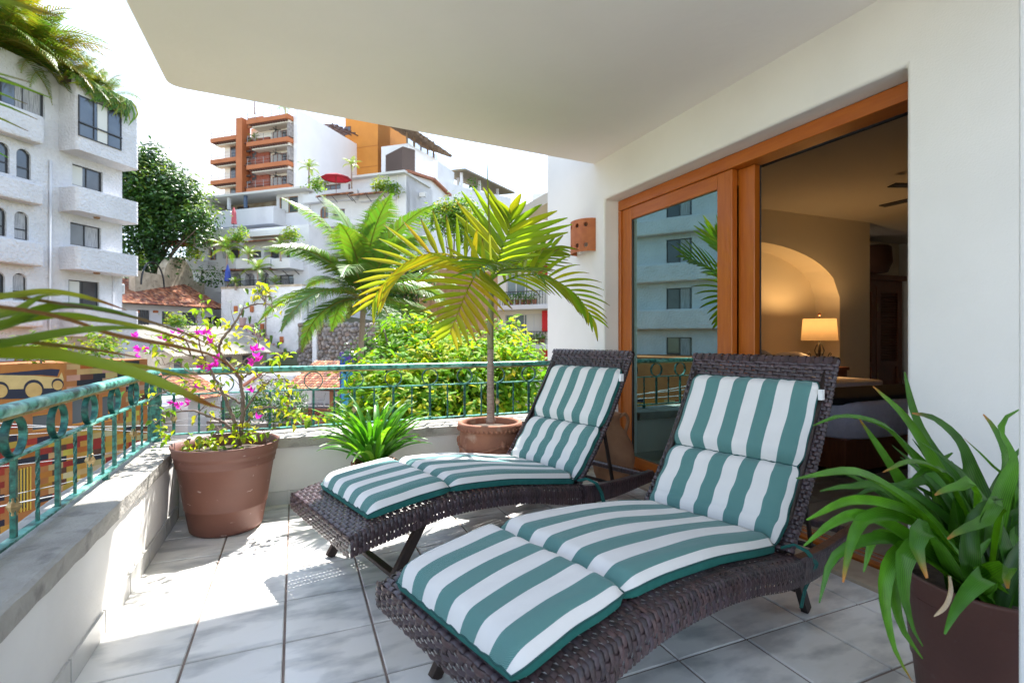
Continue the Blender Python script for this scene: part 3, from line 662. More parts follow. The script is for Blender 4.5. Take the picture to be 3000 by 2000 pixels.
def make_cushion(label, x0, yc, seed, dropped):
    rr = random.Random(seed); CWD, CT = .58, .062
    root = thing('cushion', label, 'cushion', group='striped lounger cushions')
    cb, sb = math.cos(BA), math.sin(BA)
    # centre line of the cushion's underside in (x, z) with its up normal
    path = []
    for i in range(61):
        x = x0 + (HX - .030 - x0) * i / 60; path.append((x, lerp_prof(TOP, x) + .006))
    bo = .0215
    for i in range(1, 41):
        u = .045 + .665 * i / 40; d_ = bo - .03 * math.sin(u / BL * math.pi); path.append((HX + u * cb - d_ * sb, HZ + u * sb + d_ * cb))
    acc = [0]
    for i in range(1, len(path)): acc.append(acc[-1] + math.dist(path[i], path[i - 1]))
    TOT = acc[-1]
    def at_s(s):
        s = max(0, min(TOT, s)); 
        for i in range(1, len(path)):
            if acc[i] >= s:
                t = (s - acc[i - 1]) / max(1e-9, acc[i] - acc[i - 1]); a, b = path[i - 1], path[i]
                ia, ib = max(0, i - 3), min(len(path) - 1, i + 2)
                tx, tz = path[ib][0] - path[ia][0], path[ib][1] - path[ia][1]; L_ = math.hypot(tx, tz)
                return (a[0] + (b[0] - a[0]) * t, a[1] + (b[1] - a[1]) * t), (-tz / L_, tx / L_)
    sh = acc[60]; back = TOT - sh
    seams = [0, .385, sh + .012, sh + .012 + back * .46, TOT]
    segs = []
    for k in range(4):
        s0, s1 = seams[k], seams[k + 1]; nS = 26 if k != 1 else 46; nA = 34
        root_mb = MB(); side = MB()
        wv = [rr.uniform(-1, 1) for _ in range(12)]
        def puff(t):   # along the length of one section: pinched at both seams
            e = min(t, 1 - t) * (s1 - s0); return min(1., (1 - (1 - min(1, e / .055)) ** 2.2)) * .92 + .08
        verts = []; uvs = []
        for i in range(nS + 1):
            t = .5 - .5 * math.cos(math.pi * i / nS); t = .5 * t + .5 * i / nS; s = s0 + (s1 - s0) * t
            (px, pz), (nx, nz_) = at_s(s); pf = puff(t)
            hw_ = CWD / 2 - .020 * (1 - pf) ** 1.0
            for j in range(nA + 1):
                q = -1 + 2 * j / nA       # across; q = -1 near side
                e = abs(q); yy = hw_ * (math.copysign(1 - (1 - e) ** 1.25, q) if e > .0 else 0)
                yy = hw_ * math.sin(q * math.pi / 2) ** 1 if False else hw_ * q
                edge = (1 - e) * hw_; rise = 1 - (1 - min(1, edge / .042)) ** 2.2
                lump = 1 + .06 * math.sin(q * 5 + wv[0] * 3) * math.sin(t * 7 + wv[1] * 3) + (.16 * (abs(math.sin(t * 10 + wv[2] * 3 + q * .35)) ** .5 - .75) if k == 2 else 0)
                pk = (1 - pf) * .004 * math.sin(q * 34 + wv[5] * 6) + .0016 * math.sin(q * 23 + t * 9 + wv[6] * 5)
                hgt = .030 + (CT - .030 + (.006 if k in (0, 3) else .0)) * rise * pf * lump - .010 * (1 - pf) + pk * rise
                wob = .0015 * math.sin(t * 15 + wv[3] * 5) * q
                if k == 2: wob += .0025 * math.sin(t * 19 + wv[4] * 5)
                verts.append((px + nx * hgt, yc + yy + wob * 1.0, pz + nz_ * hgt)); uvs.append(((q + 1) * CWD / 2, s))
        o = root_mb.add(verts, [(i * (nA + 1) + j, i * (nA + 1) + j + 1, (i + 1) * (nA + 1) + j + 1, (i + 1) * (nA + 1) + j) for i in range(nS) for j in range(nA)])
        for n_, u_ in enumerate(uvs): root_mb.uv[o + n_] = u_
        # gusset and underside (plain teal)
        ring = [(i, 0) for i in range(nS + 1)] + [(nS, j) for j in range(1, nA + 1)] + [(i, nA) for i in range(nS - 1, -1, -1)] + [(0, j) for j in range(nA - 1, 0, -1)]
        tv, bv = [], []
        for i, j in ring:
            p = Vector(verts[i * (nA + 1) + j]); t = .5 - .5 * math.cos(math.pi * i / nS); t = .5 * t + .5 * i / nS; (px, pz), (nx, nz_) = at_s(s0 + (s1 - s0) * t)
            tv.append(p); pf = puff(t); bv.append(Vector((px + nx * .002, yc + (p.y - yc) * (.965 + .02 * pf), pz + nz_ * .002)))
        m_ = len(ring)
        side.add(tv + bv, [(a, (a + 1) % m_, (a + 1) % m_ + m_, a + m_) for a in range(m_)] + [tuple(range(2 * m_ - 1, m_ - 1, -1))])
        ob = root_mb.build('section', CUSH, root, smooth=True); side.build('gusset', TEAL, ob, smooth=False)
        MB().tube([v + Vector((0, 0, .0)) for v in tv] + [tv[0]], .0028, 6, cap=False).build('piping', THREAD, ob, smooth=True)
    # maker's tag
    (px, pz), (nx, nz_) = at_s(TOT - .07)
    MB().bx(px + nx * .03 - .003, px + nx * .03 + .022, yc - CWD / 2 - .018, yc - CWD / 2 - .002, pz + nz_ * .03 - .012, pz + nz_ * .03 + .030).build('label_tag', M('white_tag', (.8, .8, .8), .7), root)
    # ties at the hinge
    (px, pz), _ = at_s(sh)
    for sg, end in dropped:
        y = yc + sg * (CWD / 2 + .004)
        pts = [(px, y, pz + .02), (px + .035, y + sg * .03, pz + .032), (px + .08, y + sg * .055, pz + .006)] + end
        for o_ in (0, .012):
            mb = MB(); pp = [Vector(p) + Vector((o_ * 1.4, 0, -o_ * .5)) for p in pts]
            for i in range(len(pp) - 1): mb.bar(pp[i], pp[i + 1], .011, .0025, up=(0, 1, .2))
            mb.build('tie', TEAL, root)
    return root
HW_ = HW
def place(o, loc): o.location = loc; o.rotation_euler = (0, 0, LA); return o
place(make_cushion('green and white striped cushion on the far lounger by the railing', .095, -.045, 4, [(-1, [(HX + .115, -HW - .006, .24), (HX + .135, -HW - .009, .17)])]), (.090, 2.378, 0))
place(make_cushion('green and white striped cushion on the near lounger at the front', .015, -.010, 9, [(1, [(HX - .02, HW - .03, .335), (HX - .13, HW + .0, .345)]), (-1, [(HX + .10, -HW - .006, .25), (HX + .06, -HW + .02, .16), (HX + .05, -HW + .03, .09)])]), (.343, 1.286, 0))
# ------------------------------------------------------------------ pots and plants on the terrace
def spline(pts, n):
    pts = [Vector(p) for p in pts]
    if len(pts) == 2: return [pts[0].lerp(pts[1], i / n) for i in range(n + 1)]
    L_ = [0]
    for i in range(1, len(pts)): L_.append(L_[-1] + (pts[i] - pts[i - 1]).length)
    out = []
    for k in range(n + 1):
        s = L_[-1] * k / n; i = 0
        while i < len(pts) - 2 and L_[i + 1] < s: i += 1
        t = (s - L_[i]) / max(1e-9, L_[i + 1] - L_[i]); p1, p2 = pts[i], pts[i + 1]
        p0 = pts[i - 1] if i else p1 * 2 - p2; p3 = pts[i + 2] if i + 2 < len(pts) else p2 * 2 - p1
        out.append(.5 * ((2 * p1) + (p2 - p0) * t + (2 * p0 - 5 * p1 + 4 * p2 - p3) * t * t + (3 * p1 - p0 - 3 * p2 + p3) * t ** 3))
    return out
def strap(mb, pts, wid, nrm, col, tipcol=None, fold=.28, tip=.12, base=.55, tpow=.55, twist=0., n=None, tiplen=.1):
    # a folded leaf blade along pts: three vertices across, pointed tip
    m = len(pts); vs = []; cs = []
    for i, p in enumerate(pts):
        t = i / (m - 1); tg = (pts[min(i + 1, m - 1)] - pts[max(i - 1, 0)]).normalized()
        nn = nrm(t) if callable(nrm) else Vector(nrm); sd_ = tg.cross(nn); sd_ = sd_.normalized() if sd_.length > 1e-6 else Vector((1, 0, 0)); up = sd_.cross(tg)
        if twist: q = Matrix.Rotation(twist * t, 3, tg); sd_ = q @ sd_; up = q @ up
        wv = wid * min(1, base + (1 - base) * t / .3) * (1 if t < 1 - tip * 2.5 else max(.02, (1 - t) / (tip * 2.5)) ** tpow)
        vs += [p - sd_ * wv / 2 + up * wv * fold * .5, p - up * wv * fold * .5, p + sd_ * wv / 2 + up * wv * fold * .5]
        c = col if (not tipcol or t < 1 - tiplen) else tuple(a + (b - a) * min(1, (t - 1 + tiplen) / tiplen * 2.) for a, b in zip(col, tipcol))
        cs += [c, tuple(x * 1.12 for x in c), c]
    o = mb.add(vs, [(i * 3 + a, i * 3 + 1 + a, i * 3 + 4 + a, i * 3 + 3 + a) for i in range(m - 1) for a in (0, 1)])
    for i, c in enumerate(cs): mb.c[o + i] = c; mb.uv[o + i] = ((i % 3) / 2, (i // 3) / (m - 1))
    return mb
LEAFG = M('strap_leaf', attr=True, rough=.38, transl=.34, tcol=(1.7, 1.6, .6), veins=.22)
PALML = M('palm_leaf', attr=True, rough=.42, transl=.55, tcol=(2.0, 1.75, .55))
BARK = M('palm_bark', (.36, .27, .22), .8, (.22, .16, .13), 10, .4, .65, bump=.4, bs=30, stretch=(2, 2, 14))
SOIL = M('soil', (.05, .035, .025), .95, (.09, .065, .045), 30, bump=.6, bs=60)
BRPOT = M('brown_plastic', (.175, .072, .048), .55, (.145, .058, .040), 3, bump=.06, bs=40, spots=((.42, .32, .28), 18, .67, .73), stretch=(1, 1, 2.2))
DKPOT = M('dark_brown_plastic', (.105, .038, .028), .5, (.085, .031, .023), 5, bump=.06, bs=40, spots=((.15, .09, .08), 26, .68, .8))
TPOT = M('old_terracotta', (.33, .135, .075), .85, (.25, .10, .06), 8, .35, .65, bump=.3, bs=60, spots=((.45, .30, .22), 9, .58, .75))
def pot(name, label, loc, prof, mat, soil_z, soil_r, extra=None):
    t = thing(name, label, 'plant pot', loc)
    MB().lathe(prof, 56).build('body', mat, t, smooth=True, fix=True)
    MB().lathe([(0, soil_z + .015), (soil_r * .5, soil_z + .010), (soil_r, soil_z)], 30, wob=lambda a, z: .02 * math.sin(5 * a)).build('soil', SOIL, t, smooth=True)
    return t
# bougainvillea pot
pot('plant_pot', 'large brown plastic pot holding the bougainvillea in the corner', (-.362, 3.365, .002),
    [(0, 0), (.172, 0), (.186, .012), (.190, .03), (.208, .135), (.213, .14), (.212, .146), (.246, .372), (.253, .376), (.253, .384), (.262, .432), (.268, .436), (.268, .444), (.274, .478), (.279, .484), (.279, .492), (.272, .493), (.262, .45), (.258, .40)], BRPOT, .425, .258)
# right pot
pot('plant_pot', 'dark brown pot at the right edge with long strap leaves', (1.80, .80, .002),
    [(0, 0), (.15, 0), (.160, .012), (.175, .16), (.180, .165), (.198, .36), (.206, .365), (.207, .41), (.213, .415), (.213, .425), (.205, .426), (.198, .38)], DKPOT, .36, .197)
pot('plant_pot', 'small terracotta pot half hidden behind the far lounger foot end', (.475, 3.42, .002),
    [(0, 0), (.095, 0), (.10, .01), (.128, .24), (.142, .242), (.146, .285), (.140, .29), (.128, .285), (.12, .25)], TPOT, .255, .12)
# ornate terracotta pot with scalloped rim and rope garland
pp_ = pot('terracotta_urn', 'ornate terracotta pot with scalloped rim and rope garland holding the palm', (1.262, 3.372, .002),
    [(0, 0), (.15, 0), (.165, .02), (.155, .04), (.19, .16), (.215, .29), (.212, .42), (.205, .445), (.222, .455), (.226, .475), (.224, .500), (.205, .505), (.192, .495), (.188, .45)], TPOT, .455, .186)
for k in range(44):
    a = 2 * math.pi * k / 44
    MB().lathe([(0, -.014), (.009, -.011), (.0135, 0), (.009, .011), (0, .014)], 8, (.219 * math.cos(a), .219 * math.sin(a), .463)).build('rim_scallop', TPOT, pp_, smooth=True)
for k in range(3):
    a0 = k * 2 * math.pi / 3 + .6; pts = []
    for i in range(30):
        a = a0 + 2 * math.pi / 3 * i / 29; pts.append((.2165 * math.cos(a), .2165 * math.sin(a), .375 - .055 * math.sin(math.pi * i / 29)))
    MB().tube(pts, [.011 + .004 * math.sin(i * 2.2) for i in range(30)], 8).build('rope_garland', TPOT, pp_, smooth=True)
    MB().lathe([(0, -.03), (.02, -.02), (.024, 0), (.018, .02), (0, .028)], 10, (.213 * math.cos(a0), .213 * math.sin(a0), .375)).build('garland_boss', TPOT, pp_, smooth=True)
# clay jug by the door
jg = thing('clay_jug', 'tan clay jug with a looped handle behind the far lounger backrest', 'jug', (2.07, 3.05, .002))
MB().lathe([(0, 0), (.07, 0), (.09, .02), (.135, .14), (.150, .24), (.135, .34), (.085, .43), (.05, .47), (.042, .52), (.058, .555), (.05, .56), (.034, .52), (.036, .47)], 36).build('body', M('tan_clay', (.36, .19, .10), .85, (.28, .14, .075), 9, bump=.2, bs=60, spots=((.12, .07, .04), 7, .62, .8)), jg, smooth=True, fix=True)
for sg in (-1, 1): MB().tube(spline([(sg * .04, 0, .52), (sg * .10, 0, .545), (sg * .125, 0, .49), (sg * .10, 0, .41)], 12), .012, 8).build('handle', _mc['tan_clay'], jg, smooth=True)
# ---- strap-leaved plants
def fountain(name, label, base, nleaf, L0, L1, wid, seed, cols, th0=(.05, .55), th1=(1.4, 2.6), spread=.05):
    t = thing(name, label, 'plant', base); rr = random.Random(seed)
    for k in range(nleaf):
        a = k * 2.39996 + rr.uniform(-.3, .3); q = (k + .5) / nleaf; L_ = rr.uniform(L0, L1) * (1 - .15 * q)
        a0 = th0[0] + (th0[1] - th0[0]) * q + rr.uniform(-.1, .1); a1 = th1[0] + (th1[1] - th1[0]) * rr.random() * (.4 + .6 * q)
        p = Vector((math.cos(a), math.sin(a), 0)) * rr.uniform(0, spread); pts = [p.copy()]; n = 12
        for i in range(n):
            th = a0 + (a1 - a0) * ((i + .5) / n) ** 1.5; sw = a + .25 * math.sin(i * .2) * (1 if k % 2 else -1)
            p = p + Vector((math.sin(th) * math.cos(sw), math.sin(th) * math.sin(sw), math.cos(th))) * (L_ / n); pts.append(p.copy())
        if min(q_.z for q_ in pts) < .01 - base[2]: pts = [Vector((q_.x, q_.y, max(q_.z, .012 - base[2]))) for q_ in pts]
        c = rr.choice(cols); g = rr.uniform(.8, 1.2); c = tuple(x * g for x in c)
        out = Vector((math.cos(a), math.sin(a), 0))
        mb = strap(MB(), pts, wid * rr.uniform(.75, 1.1), lambda t_, out=out: Vector((0, 0, 1)) - out * 1.0 if t_ < .3 else Vector((-out.x * .4, -out.y * .4, 1)), c, (.30, .16, .04) if rr.random() < .25 else None, fold=.3, tip=.16, tiplen=.07)
        mb.build('leaf', LEAFG, t, smooth=True)
    return t
fountain('clivia_plant', 'bright green strap-leaved plant in front of the far parapet', (.475, 3.42, .255), 84, .42, .58, .040, 3, [(.07, .24, .015), (.10, .30, .02), (.055, .20, .015), (.16, .36, .02)], th0=(.05, .8), th1=(1.0, 2.4))
rp = thing('strap_leaf_plant', 'big plant with long dark green arching leaves at the right edge', 'plant', (1.80, .80, .36))
K = [([(900, 560), (750, 300), (590, 135)], 1.55, 1.50, 1), ([(850, 420), (780, 250), (742, 65)], 1.62, 1.62, 1), ([(790, 480), (650, 330), (450, 280), (300, 325)], 1.55, 1.42, .8),
     ([(880, 800), (700, 650), (500, 550), (220, 580)], 1.36, 1.16, 1), ([(720, 600), (620, 440), (525, 295)], 1.55, 1.50, .9), ([(850, 820), (700, 720), (480, 690), (270, 780)], 1.36, 1.2, .9),
     ([(780, 880), (550, 760), (400, 790), (255, 905)], 1.36, 1.25, .8), ([(800, 800), (560, 770), (480, 900), (445, 1080)], 1.35, 1.22, .95), ([(780, 920), (600, 870), (400, 960), (330, 1180)], 1.38, 1.3, .75),
     ([(800, 930), (680, 980), (640, 1150), (690, 1400), (780, 1560)], 1.36, 1.28, .8), ([(790, 920), (690, 1050), (720, 1280), (830, 1450)], 1.36, 1.3, .8), ([(880, 860), (830, 830), (795, 900), (850, 1060)], 1.26, 1.2, 1.5),
     ([(1130, 1050), (1050, 1120), (980, 1220), (935, 1330)], 1.22, 1.16, 1), ([(1060, 1060), (1070, 800), (1150, 690), (1222, 680)], 1.30, 1.30, 1), ([(1030, 1040), (990, 850), (1005, 600)], 1.42, 1.42, .9),
     ([(1060, 560), (1000, 400), (880, 290), (780, 265)], 1.5, 1.45, 1), ([(1290, 690), (1150, 500), (1030, 385)], 1.45, 1.42, .6), ([(1250, 520), (1180, 350), (1122, 270)], 1.5, 1.5, 1), ([(1260, 500), (1205, 350), (1240, 280), (1300, 245)], 1.4, 1.35, .8),
     ([(920, 560), (780, 500), (640, 550)], 1.38, 1.3, .9), ([(680, 660), (480, 620), (335, 640)], 1.45, 1.4, .7), ([(900, 570), (940, 480), (975, 455)], 1.6, 1.6, 1), ([(860, 900), (640, 690), (700, 720), (860, 830)][:1] + [(700, 860), (600, 860), (545, 1030)], 1.42, 1.36, .8),
     ([(830, 940), (740, 960), (735, 1150), (790, 1330), (830, 1390)], 1.33, 1.28, 1.1), ([(900, 640), (720, 620), (560, 640), (465, 700)], 1.5, 1.5, .7), ([(1000, 700), (950, 560), (850, 540), (760, 600)], 1.4, 1.34, .8),
     ([(1090, 640), (1010, 620), (930, 640), (890, 660)], 1.34, 1.3, 1.0), ([(1200, 700), (1130, 780), (1010, 830), (950, 870)], 1.3, 1.26, .9), ([(1240, 1000), (1230, 1040), (1240, 1110)], 1.24, 1.22, 1.2), ([(1100, 980), (1130, 900), (1160, 870)], 1.3, 1.3, .9)]
bz = Vector((1.80, .80, .36)); rr = random.Random(8)
for px, d0, d1, ws in K:
    m = len(px); pts = [Vector((rr.uniform(-.07, .07), rr.uniform(-.07, .07), -.01))]
    if px[0][1] < 640: pts.append((pts[0] + at(2200 + px[0][0] / 1.65, 1050 + px[0][1] / 1.65, d0) - bz) * .5 + Vector((0, 0, .06)))
    pts += [at(2200 + x / 1.65, 1050 + y / 1.65, d0 + (d1 - d0) * i / max(1, m - 1)) - bz for i, (x, y) in enumerate(px)]
    g = rr.uniform(.75, 1.25); c = rr.choice([(.045, .15, .012), (.065, .20, .015), (.09, .26, .015)]); c = tuple(x * g for x in c)
    strap(MB(), spline(pts, 18), .060 * ws, lambda t_: Vector((-.35, -.5, .8)), c, (.45, .16, .03) if rr.random() < .3 else None, fold=.30, tip=.22, tpow=.65, tiplen=.06, twist=rr.uniform(-.5, .5)).build('leaf', LEAFG, rp, smooth=True)
for k in range(34):
    a = rr.uniform(-1.2, 2.4); L_ = rr.uniform(.30, .52); a0, a1 = rr.uniform(0, .6), rr.uniform(.6, 2.0); p = Vector((rr.uniform(-.09, .09), rr.uniform(-.09, .09), 0)); pts = [p.copy()]
    for i in range(10):
        th = a0 + (a1 - a0) * (i / 10) ** 1.4; p = p + Vector((math.sin(th) * math.cos(a), math.sin(th) * math.sin(a), math.cos(th))) * L_ / 10; pts.append(p.copy())
    g = rr.uniform(.6, 1.1)
    pts = [Vector((min(q_.x, .57), q_.y, q_.z)) for q_ in pts]
    strap(MB(), pts, .042, Vector((-.3, -.5, .8)), (.035 * g, .12 * g, .012 * g), fold=.34, tip=.24, tpow=.75).build('leaf', LEAFG, rp, smooth=True)
strap(MB(), spline([at(2780, 1685, 1.22) - bz, at(2782, 1730, 1.2) - bz, at(2768, 1770, 1.19) - bz, at(2735, 1805, 1.18) - bz], 10), .012, Vector((-.3, -.9, .2)), (.55, .42, .30), fold=.6, tip=.1).build('dry_leaf', LEAFG, rp, smooth=True)
# ---- potted palm
pm = thing('potted_palm', 'slender palm with bright yellow green fronds in the terracotta urn', 'palm', (1.262, 3.372, .455))
pb = Vector((1.262, 3.372, .455))
trunk = [at(1438, 1240, 3.58) - pb, at(1437, 1150, 3.58) - pb, at(1437, 1020, 3.57) - pb]
MB().tube(spline(trunk, 20), [.034 if i < 2 else .027 + .0012 * (i % 2) - .0003 * i for i in range(21)], 14).build('trunk', BARK, pm, smooth=True)
MB().tube(spline([at(1437, 1022, 3.57) - pb, at(1437, 960, 3.57) - pb, at(1439, 880, 3.57) - pb, at(1440, 815, 3.57) - pb], 16), [.0225 + .004 * math.sin(i / 16 * 3.1) - .0006 * i for i in range(17)], 12).build('crownshaft', M('crownshaft_green', (.17, .20, .075), .5, (.24, .19, .10), 9, stretch=(4, 4, 1)), pm, smooth=True)
def frond(root, base, px, n, Lmax, wid, nrm, cols, seed, brown=.5, droop=.25, vee=.9, tipw=.3, start=.12, prof=None, sub=True, rw=.009, sagpow=1.6):
    rr = random.Random(seed); P_ = [(at(*p) if len(p) == 3 and p[0] > 20 else Vector(p)) - base for p in px]; rp_ = spline(P_, 40)
    ra = MB().tube(rp_, [rw * (1 - .85 * i / 40) for i in range(41)], 7, rr.choice(cols)).build('frond', PALML, root, smooth=True)
    nn = Vector(nrm).normalized(); made = []
    for k in range(n):
        for sg in (-1, 1):
            t = start + (1 - start) * (k + .5 + .2 * sg) / n; i = min(39, int(t * 40)); p = rp_[i].lerp(rp_[i + 1], t * 40 - i); tg = (rp_[min(40, i + 2)] - rp_[max(0, i - 2)]).normalized()
            sd_ = tg.cross(nn).normalized() * sg; up = sd_.cross(tg) * sg
            L_ = Lmax * (prof(t) if prof else (.45 + .55 * math.sin(min(1, (t - start) / (1 - start) * 1.15) * math.pi * .92 + .25))) * rr.uniform(.85, 1.1)
            fw = vee * (.55 + 1.3 * t * t); d0 = (sd_ + tg * fw + up * .22).normalized(); pts = [p]; m = 7
            for j in range(m):
                q = (j + .5) / m; dd = (d0 + Vector((0, 0, -1)) * droop * q ** sagpow * 2).normalized(); pts.append(pts[-1] + dd * L_ / m)
            c = tuple(x * rr.uniform(.8, 1.2) for x in rr.choice(cols))
            mb = strap(MB(), pts, wid * rr.uniform(.8, 1.1), nn + up * .3, c, (.10, .045, .02) if rr.random() < brown else None, fold=.35, tip=.26, base=.5, tiplen=rr.uniform(.06, .2))
            mb.build('leaflet', PALML, ra, smooth=True)
    return ra
YG = [(.20, .31, .015), (.26, .35, .018), (.16, .27, .015)]; YY = [(.30, .30, .015), (.26, .29, .015), (.20, .26, .015)]; GG = [(.10, .20, .015), (.13, .23, .015)]
frond(pm, pb, [(1440, 812, 3.57), (1470, 730, 3.75), (1496, 665, 3.90), (1494, 622, 3.98)], 9, .54, .066, (-.35, -.9, .1), YG, 1, brown=.15, droop=.02, vee=1.0)
frond(pm, pb, [(1438, 812, 3.57), (1372, 764, 3.60), (1275, 742, 3.68), (1185, 772, 3.72), (1118, 840, 3.75), (1092, 885, 3.75)], 17, .42, .042, (-.3, -.8, .55), YY, 2, brown=.75, droop=.04, vee=.95)
frond(pm, pb, [(1440, 815, 3.55), (1405, 792, 3.38), (1374, 840, 3.2), (1342, 915, 3.1), (1318, 975, 3.08)], 15, .36, .038, (-.2, -.9, .25), YY, 3, brown=.7, droop=.12, vee=.75)
frond(pm, pb, [(1442, 850, 3.57), (1472, 828, 3.6), (1530, 806, 3.66), (1605, 812, 3.68), (1685, 862, 3.68), (1738, 935, 3.66)], 17, .40, .036, (.0, -.7, .75), YG, 4, brown=.85, droop=.22, vee=.8)
frond(pm, pb, [(1444, 815, 3.58), (1500, 775, 3.85), (1560, 740, 4.0), (1630, 722, 4.1)], 12, .40, .040, (-.3, -.7, .6), GG, 5, brown=.7, droop=.10)
frond(pm, pb, [(1436, 815, 3.57), (1385, 785, 3.75), (1320, 770, 3.95), (1262, 800, 4.05)], 12, .40, .038, (.1, -.6, .8), GG, 6, brown=.9, droop=.2)
frond(pm, pb, [(1440, 815, 3.56), (1455, 775, 3.3), (1425, 775, 3.05), (1380, 800, 2.9)], 15, .30, .025, (-.1, -.3, .9), GG, 7, brown=.9, droop=.16)
frond(pm, pb, [(1441, 815, 3.57), (1480, 790, 3.3), (1545, 790, 3.08), (1585, 812, 3.0)], 14, .28, .024, (.1, -.4, .9), GG, 9, brown=.9, droop=.2)
strap(MB(), spline([at(1440, 815, 3.57) - pb, at(1434, 680, 3.57) - pb, at(1427, 468, 3.55) - pb], 12), .018, Vector((-.3, -.9, .1)), (.16, .20, .03), fold=.6, tip=.3).build('spear_leaf', PALML, pm, smooth=True)
# ---- palm just outside the left edge, its leaflets sweep blurred through the frame
lp0 = Vector((-.42, .40, .0))
pot('plant_pot', 'terracotta pot of the palm standing left of the camera', (lp0.x, lp0.y, .002), [(0, 0), (.14, 0), (.15, .01), (.18, .30), (.20, .305), (.205, .34), (.195, .345), (.18, .33), (.17, .28)], TPOT, .29, .17)
bpalm = thing('near_palm', 'palm whose long blurred leaflets sweep in from the left edge', 'palm', (lp0.x, lp0.y, .29)); b3 = Vector((lp0.x, lp0.y, .29))
MB().tube(spline([(0, 0, 0), (.01, .0, .4), (.0, .02, .72)], 10), [.03 - .0008 * i for i in range(11)], 10).build('trunk', BARK, bpalm, smooth=True)
crown = Vector((0, .02, .72))
r1 = [crown, crown + Vector((-.02, .12, .16)), at(-520, 905, .50) - b3, at(-180, 940, .60) - b3]
MB().tube(spline(r1, 16), [.009 - .0003 * i for i in range(17)], 7, (.16, .17, .03)).build('frond', PALML, bpalm, smooth=True)
SW = [([(-180, 1010), (0, 1040), (150, 1046), (330, 1078), (480, 1130), (600, 1182), (655, 1198)], .60, .80, .026, (.17, .24, .03), 1), ([(-180, 1020), (0, 1012), (120, 990), (230, 972), (350, 962), (420, 965)], .60, .74, .020, (.12, .20, .02), 0),
      ([(-180, 880), (0, 901), (128, 921), (230, 947), (332, 983), (510, 1016), (640, 1050), (720, 1120)], .58, .84, .011, (.16, .08, .03), 1), ([(-180, 905), (-60, 880), (60, 866), (130, 857), (204, 863), (290, 883), (370, 909)], .60, .78, .016, (.20, .24, .02), 1),
      ([(-180, 850), (0, 866), (204, 896), (380, 928), (560, 985), (660, 1040)], .60, .86, .009, (.13, .09, .05), 1), ([(-180, 990), (0, 962), (110, 915), (190, 899), (306, 909), (400, 930)], .62, .76, .020, (.10, .18, .02), 0),
      ([(-180, 930), (40, 912), (180, 930), (330, 945), (460, 972), (600, 1016)], .64, .84, .015, (.17, .21, .02), 1), ([(-180, 1060), (0, 1030), (150, 1028), (300, 1062), (440, 1080), (605, 1118)], .62, .80, .014, (.19, .22, .03), 0),
      ([(-180, 960), (0, 930), (60, 905), (120, 870), (180, 865)], .60, .7, .012, (.15, .22, .02), 0), ([(-180, 1000), (0, 955), (100, 935), (220, 925), (330, 940)], .6, .74, .018, (.14, .22, .02), 0), ([(-180, 1040), (0, 1000), (130, 1010), (300, 1030), (420, 1050)], .6, .74, .010, (.12, .09, .03), 1)]
for px, d0, d1, wd_, c, br in SW:
    m = len(px); pts = [at(x, y, d0 + (d1 - d0) * i / (m - 1)) - b3 for i, (x, y) in enumerate(px)]; pts = [r1[-1].lerp(r1[2], .3)] + pts
    strap(MB(), spline(pts, 26), wd_, Vector((.2, -.5, .85)), c, (.16, .06, .02) if br else None, fold=.3, tip=.15, tiplen=.22).build('leaflet', PALML, bpalm, smooth=True)
# three more fronds of that palm, over the parapet; they throw the leaf shadows on the left
for k, (q, nn) in enumerate((([(-.42, .42, 1.0), (-.62, .85, 1.42), (-.80, 1.4, 1.55), (-.92, 1.9, 1.45)], (0, 0, 1)), ([(-.42, .42, 1.0), (-.25, .2, 1.5), (.0, -.1, 1.6)], (0, 0, 1)), ([(-.42, .42, 1.0), (-.8, .3, 1.4), (-1.2, .2, 1.3)], (0, 0, 1)))):
    frond(bpalm, b3, q, 16, .36, .022, nn, GG, 30 + k, brown=.5, droop=.2)
